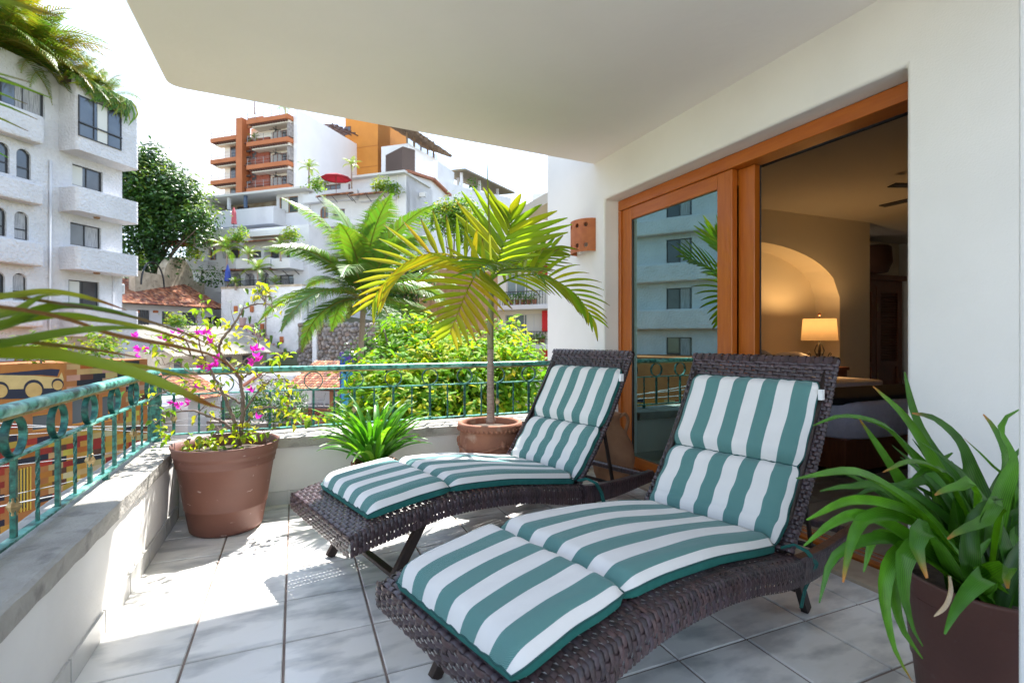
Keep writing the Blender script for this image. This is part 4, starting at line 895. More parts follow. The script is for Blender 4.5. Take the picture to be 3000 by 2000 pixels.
# ---- bougainvillea
bg_ = thing('bougainvillea', 'twiggy bougainvillea with a few magenta flowers in the brown pot', 'plant', (-.362, 3.365, .43)); bb = Vector((-.362, 3.365, .43))
TWIG = M('grey_twig', (.23, .17, .13), .8, (.15, .10, .08), 30, bump=.4, bs=60)
BR = [([(700, 1312), (712, 1200), (706, 1130), (690, 1090), (655, 1050), (641, 1018), (656, 987), (679, 958), (699, 930), (713, 907), (742, 892), (779, 891), (798, 901)], .015, 3.12, 3.0),
      ([(697, 1312), (690, 1240), (668, 1190), (648, 1140), (622, 1095), (600, 1060), (560, 1042), (500, 1022), (445, 1012)], .012, 3.1, 2.9), ([(602, 1062), (582, 1000), (577, 930), (592, 903)], .005, 3.0, 2.95), ([(712, 1210), (745, 1160), (770, 1130), (800, 1112), (832, 1112), (856, 1135)], .008, 3.12, 3.2),
      ([(708, 1255), (752, 1205), (800, 1192), (850, 1222), (900, 1232)], .008, 3.12, 3.05), ([(700, 1285), (660, 1240), (620, 1222), (560, 1202), (500, 1212), (450, 1242)], .010, 3.1, 2.95), ([(706, 1180), (650, 1152), (560, 1132), (500, 1142)], .007, 3.1, 3.0), ([(692, 1090), (712, 1062), (735, 1040), (758, 1002), (742, 962)], .006, 3.08, 3.1),
      ([(560, 1042), (540, 992), (482, 990), (425, 978)], .005, 2.95, 2.9), ([(706, 1110), (740, 1092), (762, 1110), (775, 1140)], .006, 3.1, 3.15), ([(641, 1018), (615, 1000), (600, 985), (560, 975)], .005, 3.05, 3.0), ([(690, 1240), (640, 1260), (600, 1300), (560, 1310)], .005, 3.1, 2.95), ([(712, 1260), (760, 1270), (800, 1300)], .005, 3.1, 3.0),
      ([(779, 891), (770, 870), (760, 850)], .003, 3.0, 3.0), ([(742, 892), (760, 860), (775, 880)], .003, 3.0, 3.0), ([(798, 901), (790, 860), (782, 870)], .003, 3.0, 3.0), ([(500, 1142), (455, 1160), (420, 1200)], .004, 3.0, 2.95), ([(622, 1095), (560, 1090), (520, 1065), (470, 1070)], .005, 3.0, 2.9)]
rr = random.Random(21); ends = []
for px, r_, d0, d1 in BR:
    m = len(px); pts = [at(u, v, d0 + (d1 - d0) * i / (m - 1)) - bb for i, (u, v) in enumerate(px)]; s_ = spline(pts, 6 * m)
    s_ = [p + Vector((rr.uniform(-1, 1), rr.uniform(-1, 1), rr.uniform(-1, 1))) * .004 for p in s_]; nb_ = len(s_)
    MB().tube(s_, [max(.0016, r_ * (1 - .8 * i / nb_)) for i in range(nb_)], 7).build('branch', TWIG, bg_, smooth=True)
    for k in range(int(3 + m * 1.3)):
        i = rr.randint(nb_ // 3, nb_ - 1); p = s_[i]; d_ = Vector((rr.uniform(-1, 1), rr.uniform(-1, 1), rr.uniform(-.4, 1))).normalized(); L_ = rr.uniform(.05, .15)
        tp = spline([p, p + d_ * L_ * .5 + Vector((0, 0, .01)), p + d_ * L_ + Vector((rr.uniform(-.02, .02), 0, -.01))], 6)
        MB().tube(tp, [.0022, .002, .0018, .0016, .0014, .0012, .001], 5).build('twig', TWIG, bg_); ends.append(tp[-1]); ends.append(tp[3])
BLEAF = M('bougainvillea_leaf', attr=True, rough=.45, transl=.45, tcol=(1.7, 1.6, .6)); BRACT = M('magenta_bract', (.62, .02, .42), .6, (.75, .06, .50), 40, transl=.5, tcol=(1.4, 1.2, 1.4))
lm = []
for c in ((.28, .36, .02), (.18, .30, .02), (.10, .20, .015), (.36, .36, .03)):
    mb = MB(); strap(mb, [Vector((0, .006 * i, -.0012 * i * i * .35)) for i in range(9)], .034, Vector((0, 0, 1)), c, fold=.3, tip=.22, base=.35, tpow=.8); lm.append(mb.mesh('leaf', BLEAF, True))
fm = []
mb = MB()
for k in range(3):
    a = k * 2.094; strap(mb, [Vector((math.cos(a) * .005 * i, math.sin(a) * .005 * i, .004 * i + .0004 * i * i)) for i in range(7)], .028, Vector((-math.cos(a), -math.sin(a), .8)), (1, 1, 1), fold=.35, tip=.22, base=.4, tpow=.8)
mb.c = {}; fm.append(mb.mesh('flower', BRACT, True))
def leafat(p, m=None, s=1.):
    o = obj('leaf', m or rr.choice(lm), bg_, p); o.rotation_euler = (rr.uniform(-1.0, .5), rr.uniform(-.6, .6), rr.uniform(0, 6.28)); q = s * rr.uniform(.5, .95); o.scale = (q, q, q)
for p in ends:
    if rr.random() < .85: leafat(p + Vector((rr.uniform(-.015, .015), rr.uniform(-.015, .015), rr.uniform(-.01, .01))))
for (u, v, su, sv, n_, d_) in ((835, 1150, 40, 40, 40, 3.15), (850, 1215, 60, 20, 26, 3.05), (810, 1050, 40, 20, 22, 3.15), (600, 1300, 70, 22, 60, 2.98), (720, 1270, 50, 25, 40, 3.08), (480, 1270, 40, 20, 14, 2.95), (530, 1135, 30, 20, 14, 2.95), (455, 1010, 30, 20, 14, 2.9), (590, 910, 18, 10, 8, 2.95), (660, 1000, 40, 25, 16, 3.05), (640, 945, 40, 12, 14, 3.0), (900, 1230, 22, 14, 10, 3.05), (745, 960, 25, 20, 8, 3.1)):
    for _ in range(n_): leafat(at(rr.gauss(u, su * .6), rr.gauss(v, sv * .6), d_ + rr.uniform(-.08, .08)) - bb)
for u, v, n_ in ((403, 985, 6), (440, 1022, 4), (517, 982, 3), (494, 1000, 3), (603, 982, 5), (618, 1003, 4), (592, 1075, 7), (637, 1062, 7), (622, 1078, 3), (730, 1022, 3), (757, 1050, 6), (742, 1062, 3), (738, 1140, 3), (520, 1180, 7), (540, 1172, 4), (552, 1142, 3), (400, 1030, 5), (458, 972, 2), (768, 1035, 2), (755, 1218, 1)):
    for _ in range(max(1, int(n_ * .7))):
        o = obj('flower', fm[0], bg_, at(u + rr.gauss(0, 9), v + rr.gauss(0, 7), 2.95 + rr.uniform(-.04, .04)) - bb); o.rotation_euler = (rr.uniform(-1.5, 1.5), rr.uniform(-1.5, 1.5), rr.uniform(0, 6)); q = rr.uniform(.55, .9); o.scale = (q, q, q)
# dry leaf curl on the tiles
tag(MB().tube(spline([at(2275, 1884, 1.93), at(2310, 1897, 1.89), at(2348, 1890, 1.90), at(2356, 1872, 1.935)], 14), [.0035 * (1 - abs(i - 7) / 9) + .001 for i in range(15)], 6).build('dry_leaf', TWIG, smooth=True), 'thin curled dry leaf lying on the tiles by the near lounger', 'leaf')
# ------------------------------------------------------------------ the town: hillside, apartment block, villas, towers
GRD = M('hillside_ground', (.16, .14, .10), .95, (.08, .10, .04), .12, .35, .65, bump=.4, bs=2)
def gz(d): return lerp_prof([(0, -8.), (30, -8.), (42, -5.5), (60, 1.5), (76, 9.), (92, 15.), (130, 20.), (400, 26.)], d)
mb = MB(); ND, NA = 40, 36
def gp(i, j):
    d = -60 + (i ** 1.55) * (460 / 1.0) if i > 0 else -60; l = (j - .5) * (160 + max(0, d) * 2.6)
    return (fx * d + fy * l, fy * d - fx * l, gz(max(0, d)))
mb.grid(gp, ND, NA); struct(mb.build('ground', GRD, smooth=True, fix=True))
class Fac:
    # a facade plane: through pixel column u0 at depth d0, running along azimuth az; local x to the right, y into the building, z = world height
    def __init__(s, u0, d0, az):
        O = at(u0, HOR, d0); s.O = Vector((O.x, O.y, 0)); a = R(az); t = Vector((math.sin(a), math.cos(a), 0))
        wv = Vector((-t.y, t.x, 0))
        if wv.dot(s.O) < 0: wv = -wv
        s.w = wv; s.x = Vector((wv.y, -wv.x, 0)); s.rz = math.atan2(s.x.y, s.x.x)
    def root(s, name, label, cat, group=None): return thing(name, label, cat, s.O, s.rz, group)
    def loc(s, u, v, off=0.):
        r = at(u, v, 1.) - Vector((0, 0, CAM_H)); q = Vector((r.x, r.y, 0)); k = (s.O - s.w * off).dot(s.w) / q.dot(s.w)
        return (q * k - s.O).dot(s.x), CAM_H + r.z * k
    def rect(s, uL, uR, vT, vB, off=0.):
        uc = (uL + uR) / 2; return s.loc(uL, vT, off)[0], s.loc(uR, vT, off)[0], s.loc(uc, vB, off)[1], s.loc(uc, vT, off)[1]
    def wpt(s, x, y, z): return s.O + s.x * x + s.w * y + Vector((0, 0, z))
CURTW = M('window_curtain', (.45, .45, .46), .9, (.22, .22, .23), 9, .4, .6, stretch=(6, 1, .2))
BLIND = M('pale_blind', (.60, .60, .56), .9)
def window(root, r, y=.14, m=DARKFR, n=2, arch=0., bar=.05, curtain=None, glass=None):
    x0, x1, z0, z1 = r; b = bar; wv = (x1 - x0 - b * (n + 1)) / n
    holes = [(x0 + b + k * (wv + b), x0 + b + k * (wv + b) + wv, z0 + b, z1 - b) for k in range(n)]
    f = MB().holed(x0, x1, z0, z1, holes, y - .03, y + .03).build('window', m, root)
    MB().bx(x0 + .01, x1 - .01, y + .005, y + .02, z0 + .01, z1 - .01).build('pane', glass or GLASSW, f)
    if curtain: MB().bx(x0 + (x1 - x0) * curtain[0], x0 + (x1 - x0) * curtain[1], y - .012, y + .002, z0 + b, z1 - b).build('curtain', curtain[2] if len(curtain) > 2 else CURTW, f)
    return f
def wallbox(root, x0, x1, z0, z1, holes, depth, mat, th=.25, name='wall', y0=0., arches=()):
    mb = MB().holed(x0, x1, z0, z1, holes, y0, y0 + th)
    for h in arches: mb.arch_corners(h[0], h[1], h[4], h[3], y0 + .002, y0 + th)
    o = mb.build(name, mat, root, fix=False)
    MB().bx(x0, x1, y0 + th + .004, y0 + depth, z0, z1).build('body', mat, root)
    return o
# ============ white apartment block on the left
A = Fac(358, 28.3, 35.7); ab = A.root('apartment_building', 'white stucco apartment block with curved balconies and dark windows at the left', 'building')
XL = -26.0
wins = [A.rect(212, 301, 492, 552), A.rect(206, 296, 659, 723), A.rect(201, 291, 823, 895)]
archw = [A.rect(48, 91, 437, 523), A.rect(42, 84, 620, 702), A.rect(37, 79, 800, 886), A.rect(47, 78, 985, 1062)]
archw2 = [A.rect(-14, 28, 417, 505), A.rect(-22, 19, 607, 690), A.rect(-28, 15, 795, 880)]
far_ = []
for k in range(4):
    for q in range(3):
        zz = archw[0][2] - 2.95 * k; xx = -13.2 - 3.6 * q; far_.append((xx, xx + 1.5, zz - .1, zz + 1.5))
ah = [(a[0], a[1], a[2], a[3], a[3] - (a[1] - a[0]) * .5) for a in archw + archw2]
topw = A.rect(-60, 131, 238, 315)
rz_ = A.loc(60, 147)[1]
o = wallbox(ab, XL, 0, -8, rz_ - .3, wins + archw + archw2 + far_ + [topw], 12, WROUGH, arches=ah)
for k, r in enumerate(wins): window(ab, r, n=2, curtain=((.05, .38, BLIND), (.5, .95), (.08, .4, BLIND))[k])
for r in archw + archw2: window(ab, (r[0], r[1], r[2], r[3]), n=1, curtain=(.1, .9) if r in archw[1:] else None); MB().bx(r[0] + .05, r[1] - .05, .10, .16, (r[2] + r[3]) / 2 - .2, (r[2] + r[3]) / 2 - .14).build('window_bar', DARKFR, ab)
for r in far_: window(ab, r, n=2, curtain=(.1, .45))
window(ab, topw, n=3, curtain=(.55, .95))
bev(MB().bx(XL, -7.9, -.35, .2, rz_ - 1.0, rz_).build('roof_parapet', WROUGH, ab), .06, 2)
# top bay and balconies with rounded corners
def bay(xa, xb, z0, z1, dep, name, hole=None):
    r = .22; pts = [(xa, 0), (xa, -dep + r)] + [(xa + r - r * math.cos(a), -dep + r - r * math.sin(a)) for a in stepped(0, math.pi / 2, 5)][1:] + [(xb - r + r * math.sin(a), -dep + r - r * math.cos(a)) for a in stepped(0, math.pi / 2, 5)] + [(xb, 0)]
    q = MB().prism(pts, z0, z1, 'z').build(name, WROUGH, ab, fix=True); return q
xa = A.loc(172, 430)[0]; dep = 1.15
zt, zb = A.loc(290, 258, dep)[1], A.loc(290, 458, dep)[1]
bay(xa, .05, zb, zt, dep, 'top_bay')
tw_ = A.rect(229, 360, 306, 420, dep); window(ab, (tw_[0], tw_[1] - .1, tw_[2], tw_[3]), y=-dep - .02, n=3, curtain=(.42, .66, BLIND)); MB().bx(tw_[0], tw_[1] - .1, -dep - .10, -dep - .05, tw_[2] + .62, tw_[2] + .68).build('guard_rail', DARKFR, ab)
for (v0, v1) in ((562, 630), (731, 795), (905, 985)):
    zt, zb = A.loc(290, v0, dep)[1], A.loc(290, v1, dep)[1]
    bay(xa, .05, zb, zt, dep, 'balcony')
    MB().lathe([(0, 0), (.16, 0), (.12, -.08), (0, -.1)], 12, ((xa) / 2 - .2, -.55, zb - .002)).build('soffit_lamp', M('lamp_brown', (.25, .15, .08), .5), ab)
for (v0, v1) in ((318, 403), (526, 588), (702, 774), (880, 958)):
    zt, zb = A.loc(65, v0, .6)[1], A.loc(65, v1, .6)[1]; xr = A.loc(131, v0, .6)[0]
    bev(MB().bx(XL, xr, -.6, 0, zb, zt).build('balcony', WROUGH, ab), .09, 2)
MB().tube([(A.loc(145, 300)[0], -.07, 9.6), (A.loc(141, 300)[0], -.07, -6)], .055, 8).build('drain_pipe', WPAINT, ab, smooth=True)
MB().tube([(-.55, -.06, 5.0), (-.55, -.06, -2)], .03, 6).build('downpipe', WPAINT, ab, smooth=True)
AC = M('ac_white', (.72, .72, .70), .5); ACG = M('ac_grille', (.25, .25, .26), .5)
def ac_unit(p, rz, label):
    t = thing('air_conditioner', label, 'air conditioner', p, rz, 'wall air conditioners')
    bev(MB().bx(-.18, .18, 0, .8, 0, .55).build('casing', AC, t), .02)
    for k in range(7): MB().bx(-.15, .13, -.012, -.002, .07 + k * .06, .095 + k * .06).build('louvre', ACG, t)
    for y in (.1, .7): MB().bar((-.25, y, -.03), (.18, y, -.03), .03, .05).build('bracket', DARKFR, t)
    return t
for v, lab in ((600, 'white air conditioner on the end wall level with the upper balcony'), (757, 'white air conditioner on the end wall level with the middle balcony'), (845, 'white air conditioner on the end wall just above the tiled roof')):
    ac_unit(A.wpt(.27, .35, A.loc(362, v + 14)[1]), A.rz, lab)
# ============ mural building below the block
MU = Fac(420, 25.0, 35.7); mu = MU.root('mural_building', 'low building covered in an orange and black block mural with a painted car', 'building')
MUR = M('mural_paint', attr=True, rough=.75, bump=.25, bs=14, bdist=.02, col2=(.78, .74, .70), ns=2.2, lo=.4, hi=.75)
mz = MU.loc(200, 1062)[1]; mx0, mx1 = -24., MU.loc(432, 1062)[0]
wr_ = [MU.rect(212, 290, 1160, 1242), MU.rect(300, 352, 1155, 1235), MU.rect(25, 92, 1372, 1500), MU.rect(95, 160, 1210, 1262)]
wallbox(mu, mx0, mx1, -8, mz, wr_, 5, M('mural_wall', (.38, .14, .04), .8, (.30, .10, .03), 1.5), name='wall')
rr = random.Random(19)
PAL = [tuple(q * .58 for q in c_) for c_ in [(.62, .16, .02), (.70, .26, .03), (.75, .52, .22), (.80, .66, .36), (.02, .022, .04), (.03, .02, .05), (.45, .03, .02), (.60, .04, .02), (.72, .40, .06), (.16, .05, .03), (.75, .42, .30), (.80, .62, .10)]]
cells = MB(); cw, chh = .55, .24; n = int((mx1 - mx0) / cw)
def mural_cell(x, z, i, j):
    q = rr.random()
    if x < MU.loc(190, 1000)[0] and z > mz - 2.1: return None
    if z > mz - 1.6: return PAL[[3, 4, 2, 4, 0, 10, 9, 4, 8][(i * 2 + j * 5 + (i * j) % 3) % 9]]
    if x < MU.loc(120, 1000)[0]: return PAL[rr.choice([0, 1, 6, 7, 7, 1, 5])] if q < .75 else PAL[rr.choice([4, 8, 2])]
    return PAL[rr.choice([0, 1, 2, 3, 8, 8, 2, 9, 6, 11, 4])]
for i in range(n):
    for j in range(int((mz + 8) / chh)):
        x0 = mx0 + i * cw + (0 if j % 2 else .14); z1 = mz - .06 - j * chh; z0 = z1 - chh
        if any(h[0] - .1 < x0 + cw and x0 < h[1] + .1 and h[2] - .1 < z1 and z0 < h[3] + .1 for h in wr_) or x0 + cw > mx1: continue
        c = mural_cell(x0, z1, i, j)
        if c: cells.add([(x0, -.004, z0), (x0 + cw, -.004, z0), (x0 + cw, -.004, z1), (x0, -.004, z1)], [(0, 1, 2, 3)], tuple(k * rr.uniform(.85, 1.1) for k in c))
cells.build('mural_blocks', MUR, mu, kind='stuff')
def paint(px, c, off, name='mural_shape'):
    m = MB(); pts = [MU.loc(u, v) for u, v in px]; m.add([(x, -off, z) for x, z in pts], [tuple(range(len(pts)))], c); return m.build(name, MUR, mu)
def disc(u, v, ru, rv, c, off, name):
    paint([(u + ru * math.cos(a), v + rv * math.sin(a)) for a in stepped(0, 2 * math.pi, 25)[:-1]], c, off, name)
paint([(-160, 1072), (60, 1066), (190, 1064), (186, 1180), (-160, 1185)], (.42, .15, .03), .004, 'mural_ground')
paint([(-160, 1100), (0, 1094), (150, 1080), (175, 1082), (168, 1102), (120, 1098), (0, 1100), (-160, 1112)], (.02, .02, .05), .008, 'painted_roof')
paint([(-160, 1108), (0, 1098), (100, 1100), (172, 1106), (180, 1090), (186, 1110), (180, 1140), (-160, 1150)], (.62, .43, .18), .010, 'painted_car')
paint([(-160, 1150), (30, 1140), (180, 1136), (178, 1165), (-160, 1172)], (.02, .022, .045), .012, 'painted_shadow')
for u, v, r in ((98, 1140, 30), (168, 1125, 18), (0, 1142, 26)):
    disc(u, v, r, r * .95, (.02, .02, .04), .014, 'painted_wheel'); disc(u, v + 3, r * .82, r * .76, (.58, .36, .13), .017, 'painted_hub')
for k, r in enumerate(wr_):
    window(mu, r, n=(2, 2, 1, 1)[k], m=M('orange_frame', (.60, .25, .05), .6), bar=.08, glass=M('grey_glass', (.10, .11, .13), .15))
g = wr_[2]
for k in range(7):
    x = g[0] + (g[1] - g[0]) * (k + .5) / 7; MB().bar((x, -.03, g[2]), (x, -.03, g[3]), .04, .04).build('gate_bar', M('yellow_iron', (.60, .38, .06), .5), mu)
# ============ tall condo tower on the hill
BRN = M('orange_brown_paint', (.47, .155, .055), .7, (.41, .13, .045), .6); SOF = M('white_slab', (.78, .75, .70), .8); RAIL = M('thin_rail', (.30, .28, .27), .5)
T = Fac(839, 76., -49.); tt = T.root('condo_tower', 'tall white condo tower with orange balcony slabs and a brick panel on the hill', 'building')
TWH = M('tower_white', (.80, .79, .79), .8, (.75, .74, .74), .3)
MB().bx(-13.4, -7.8, 1.5, 22, 6, 31.8).build('left_wing', SOF, tt); MB().bx(-7.8, 1.3, 1.2, 22, 6, 33.3).build('right_wing', SOF, tt)
MB().bx(1.31, 2.0, 0, 24, 4, 34.6).build('side_wall', TWH, tt)
BRK = M('brick_red', (.36, .105, .065), .85, (.26, .07, .045), 8, .4, .6, bump=.3, bs=20)
MB().bx(-7.7, -4.0, .8, 1.15, 14, 31.5).build('brick_panel', BRK, tt)
for k in range(26):  # brick courses stand a little proud
    for q in range(7):
        if (k + q) % 3 == 0: MB().bx(-7.6 + q * .5, -7.2 + q * .5, .74, .8, 15 + k * .62, 15.28 + k * .62).build('brick', BRK, tt)
bev(MB().bx(-8.95, -7.75, -.6, 1.0, 14, 34.4).build('pillar', BRN, tt), .05)
MB().bx(-7.7, -4.8, .4, .7, 33.1, 34.6).build('pillar_fin', M('weathered_orange', (.45, .20, .10), .8, (.38, .15, .07), 2), tt)
for k in range(16): MB().bx(-7.72, -6.9, .2, .34, 17 + k * .95, 17.28 + k * .95).build('ladder_slat', M('dark_slat', (.07, .045, .035), .7), tt)
def slab(x0, x1, z, y0, y1, nd):
    s_ = MB().bx(x0, x1, y0, y1, z - .62, z).build('slab', BRN, tt)
    MB().bx(x0 + .5, x1 - .3, y0 + .55, y1, z - 1.0, z - .62 - .004).build('soffit', SOF, s_)
    for k in range(nd): xx = x0 + .6 + (x1 - x0 - 1.2) * k / (nd - 1); MB().bx(xx - .1, xx + .1, y0 + .1, y0 + .52, z - .86, z - .63).build('dentil', M('dark_tile_end', (.12, .05, .035), .8), s_)
    rb_ = MB()
    for k in (1, 3, 4): rb_.bx(x0 + .1, x1 - .1, y0 + .1, y0 + .13, z + .2 * (k + 1), z + .2 * (k + 1) + .025)
    for k in range(int((x1 - x0) / 1.3) + 1): xx = x0 + .1 + (x1 - x0 - .2) * k / int((x1 - x0) / 1.3); rb_.bx(xx - .03, xx + .03, y0 + .09, y0 + .14, z, z + 1.05)
    for k in (1, 3, 4): rb_.bx(x1 - .14, x1 - .1, y0 + .1, y1, z + .2 * (k + 1), z + .2 * (k + 1) + .025); rb_.bx(x0 + .1, x0 + .14, y0 + .1, y1, z + .2 * (k + 1), z + .2 * (k + 1) + .025)
    rb_.build('railing', RAIL, s_, kind='stuff'); return s_
WFR = M('brown_window_frame', (.17, .06, .035), .5)
for k, z in enumerate((32.1, 28.75, 25.5, 22.3)):
    slab(-14.6, -8.97, z, -.1, 1.5, 10)
    if k: window(tt, (-12.2, -9.0, z, z + 2.35), y=1.44, n=3, m=WFR, bar=.12, curtain=(.55, .9))
for k, z in enumerate((33.55, 30.2, 26.75, 23.3)):
    slab(-6.4, 1.25, z, -1.1, 1.2, 15)
    if k:
        window(tt, (-3.6, 0., z, z + 2.1), y=1.14, n=4, m=WFR, bar=.12, curtain=(.05, .5)); bev(MB().bx(.9, 1.28, -.9, 1.15, z + .2, z + 2.1).build('privacy_screen', M('grey_screen', (.33, .30, .28), .9, (.2, .18, .17), 3), tt), .03)
        f_ = MB().lathe([(0, 0), (.06, 0), (.06, -.5), (.2, -.55), (.15, -.7), (0, -.7)], 10, (-2.0, .1, z + 3.45 - 1.02)).build('fan', DARKFR, tt)
        for q in range(5): MB().bar((-2.0, .1, z + 1.80), (-2.0 + .9 * math.cos(q * 1.257), .1 + .9 * math.sin(q * 1.257), z + 1.77), .16, .03).build('blade', DARKFR, f_)
    if k < 3:
        a_ = MB(); a_.bx(-7.7, -4.4, -.2, .74, 30.5 - 3.4 * k, 30.68 - 3.4 * k); a_.build('awning', M('brown_awning', (.16, .06, .04), .8), tt)
        window(tt, (-7.2, -6.3, 28.4 - 3.4 * k, 29.9 - 3.4 * k), y=.77, n=1, m=WFR, bar=.1)
# orange tower block behind, with slatted box and thatched penthouse
ORG = M('orange_paint', (.62, .245, .035), .7, (.56, .21, .03), .4)
OB = Fac(1107, 88., -49.); ob_ = OB.root('orange_tower', 'plain orange tower block standing behind the white villa', 'building')
MB().bx(-6.6, 0, 0, 4.0, 10, 46).build('wall', ORG, ob_)
window(ob_, OB.rect(1009, 1028, 371, 396), y=-.03, n=2, m=WFR, bar=.1); window(ob_, OB.rect(994, 1027, 455, 484), y=-.03, n=2, m=WFR, bar=.1)
for v in (433, 492): MB().bx(-6.6, 0.01, -.03, .0, OB.loc(1060, v)[1], OB.loc(1060, v)[1] + .12).build('joint', M('dark_orange', (.45, .16, .03), .8), ob_)
OS = Fac(1107, 88., 41.)
wg = MB().bx(.02, 9.8, .0, 4, 10, 46).build('wing', ORG, ob_); wg.rotation_euler = (0, 0, OS.rz - OB.rz)
sb_ = Fac(1130, 82., -20.); sx_ = sb_.root('slatted_box', 'dark brown slatted stair box on the side of the orange tower', 'building')
x0, x1, z0, z1 = sb_.rect(1130, 1178, 441, 512)
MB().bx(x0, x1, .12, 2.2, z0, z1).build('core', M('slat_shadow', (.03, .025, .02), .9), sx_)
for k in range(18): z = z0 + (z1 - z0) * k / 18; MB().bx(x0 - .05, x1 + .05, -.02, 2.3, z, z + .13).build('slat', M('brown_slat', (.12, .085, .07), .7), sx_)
PH = Fac(1160, 84., -49.); ph = PH.root('penthouse', 'white penthouse block under a long thatched roof', 'building')
xx0, xx1, zz0, zz1 = PH.rect(1160, 1195, 425, 540); MB().bx(xx0, xx1, 0, 6, 8, zz1).build('wall', TWH, ph)
window(ph, PH.rect(1184, 1192, 484, 498), y=-.03, n=1, bar=.08)
PS = Fac(1195, 84., 41.); p2 = PS.root('long_white_wing', 'long plain white wing running right beneath the thatched roof', 'building')
a, b = PS.loc(1195, 500)[0], PS.loc(1283, 500)[0]
MB().prism([(a, 8), (b, 8), (b, PS.loc(1283, 470)[1]), (a, PS.loc(1195, 420)[1])], 0, 5, 'y').build('wall', TWH, p2)
POST = M('log_post', (.30, .20, .12), .85); TH_ = M('thatch', (.22, .15, .09), .95, (.12, .08, .05), 6, bump=1., bs=12, bdist=.2)
for k in range(5):
    x = a + (b - a) * (k + .1) / 4.6; z = PS.loc(1195 + 88 * k / 4.6, 420 + 50 * k / 4.6)[1]; MB().tube([(x, .3, z - 1), (x, .3, z + 3.2)], .16, 7).build('post', POST, p2)
mb = MB(); rr = random.Random(2)
za, zb_ = PS.loc(1163, 368)[1], PS.loc(1290, 452)[1]
for i in range(260):
    t = rr.random(); x = a - 3 + (b + 1 - a + 3) * t; z = za + (zb_ - za) * t + .4; y = rr.uniform(-1.2, 4); mb.bar((x, y, z + y * .42), (x + rr.uniform(-.2, .2), y - 1.4, z + (y - 1.4) * .42 - .1), .7, .45)
mb.build('thatch', TH_, p2, kind='stuff')
mb = MB()
for k in range(30): x = a + (b - a) * k / 29; z = PS.loc(1195 + 88 * k / 29, 420 + 50 * k / 29)[1]; mb.bx(x - .03, x + .03, .08, .14, z, z + 1.0)
mb.build('railing', RAIL, p2, kind='stuff')
# dark pergola between tower and orange block
pg = T.root('roof_pergola', 'dark timber pergola on the condo roof beside the orange tower', 'pergola'); 
for k in range(12): MB().bar((-3.5, 9 + k * 1.15, 36.6 + k * .12), (2.4, 9 + k * 1.15, 35.6 + k * .12), .16, .22).build('rafter', M('dark_timber', (.10, .055, .045), .8), pg)
for k in range(5): MB().bar((-3 + k * 1.3, 8.5, 36.3 - k * .22), (-3 + k * 1.3, 22.5, 37.7 - k * .22), .14, .14).build('purlin', _mc['dark_timber'], pg)
for y in (9.2, 15., 21.): MB().bx(.9, 1.14, y, y + .24, 33.3, 36.2 + (y - 9) * .1).build('post', _mc['dark_timber'], pg)
# ============ white villas stepping down the slope
RED = M('red_canvas', (.38, .02, .035), .8, (.30, .015, .03), 4, transl=.15)
TILEEDGE = M('roof_tile_red', (.40, .15, .075), .85, (.24, .09, .05), 5, .35, .65, bump=.4, bs=10)
def tiles_on(root, x0, x1, ya, za, yb, zb, wid=.24, length=.42, seed=0, name='roof_tiles', hip=None, kind='stuff'):
    # rows of half-round clay tiles on a slope from eave (ya, za) to ridge (yb, zb)
    rr = random.Random(seed); mb = MB(); run = math.hypot(yb - ya, zb - za); ny, nz_ = -(zb - za) / run, (yb - ya) / run
    nr = max(1, int(run / (length * .8))); nc = max(1, int((x1 - x0) / wid)); wid = (x1 - x0) / nc
    for i in range(nc):
        for j in range(nr):
            t0 = j / nr; t1 = min(1, (j + 1.25) / nr); xc = x0 + (i + .5) * wid
            if hip and not hip(xc, t0): continue
            g = rr.uniform(.55, 1.25); c = rr.choice([(.42, .15, .07), (.50, .21, .10), (.30, .10, .06), (.20, .085, .06), (.52, .26, .15)]); c = tuple(q * g for q in c); vs = []
            for t, li in ((t0, .035), (t1, -.005)):
                for k in range(5):
                    a = math.pi * k / 4; r = wid * .5; h = r * .72 * math.sin(a) + li + rr.uniform(-.008, .008)
                    vs.append((xc - r * math.cos(a), ya + (yb - ya) * t + ny * h, za + (zb - za) * t + nz_ * h))
            mb.add(vs, [(k, k + 1, k + 6, k + 5) for k in range(4)] + [(0, 1, 2, 3, 4)], c)
    return mb.build(name, M('clay_tiles', attr=True, rough=.85, bump=.3, bs=20, col2=(.6, .55, .5), ns=4, lo=.45, hi=.75), root, kind=kind)
def awning(fac, root, uL, uR, v, off, dep=1.1, drop=.35, n=3):
    x0, x1, z, _ = fac.rect(uL, uR, v, v, off)
    a = MB(); a.add([(x0, -off, z + drop), (x1, -off, z + drop), (x1, -off - dep, z), (x0, -off - dep, z), (x0, -off, z + drop - .08), (x1, -off, z + drop - .08), (x1, -off - dep, z - .08), (x0, -off - dep, z - .08)], [(3, 2, 1, 0), (4, 5, 6, 7), (0, 4, 7, 3), (1, 2, 6, 5), (2, 3, 7, 6)])
    aw = a.build('awning', M('brown_timber', (.14, .08, .055), .85), root); tiles_on(aw, x0, x1, -off - dep, z + .01, -off, z + drop + .01, .26, .4, seed=int(uL))
    for k in range(n): x = x0 + .15 + (x1 - x0 - .3) * k / max(1, n - 1); MB().bar((x, -off, z - .55), (x, -off - dep + .1, z - .05), .06, .06).build('strut', DARKFR, root)
def planter_leaves(name, label, p, rad, n, leaf, cols, seed, group='hillside shrubs', flat=.8):
    t = thing(name, label, 'shrub', p, 0, group); rr = random.Random(seed); mb = MB(); leafcloud(mb, rr, [((0, 0, rad * flat * .7), (rad, rad, rad * flat))], n, leaf, cols, clump=10)
    mb.build('foliage', FOL, t, kind='stuff'); MB().tube([(0, 0, -.2), (.02, 0, rad * .5)], [.04, .02], 6).build('stem', TWIG, t); return t
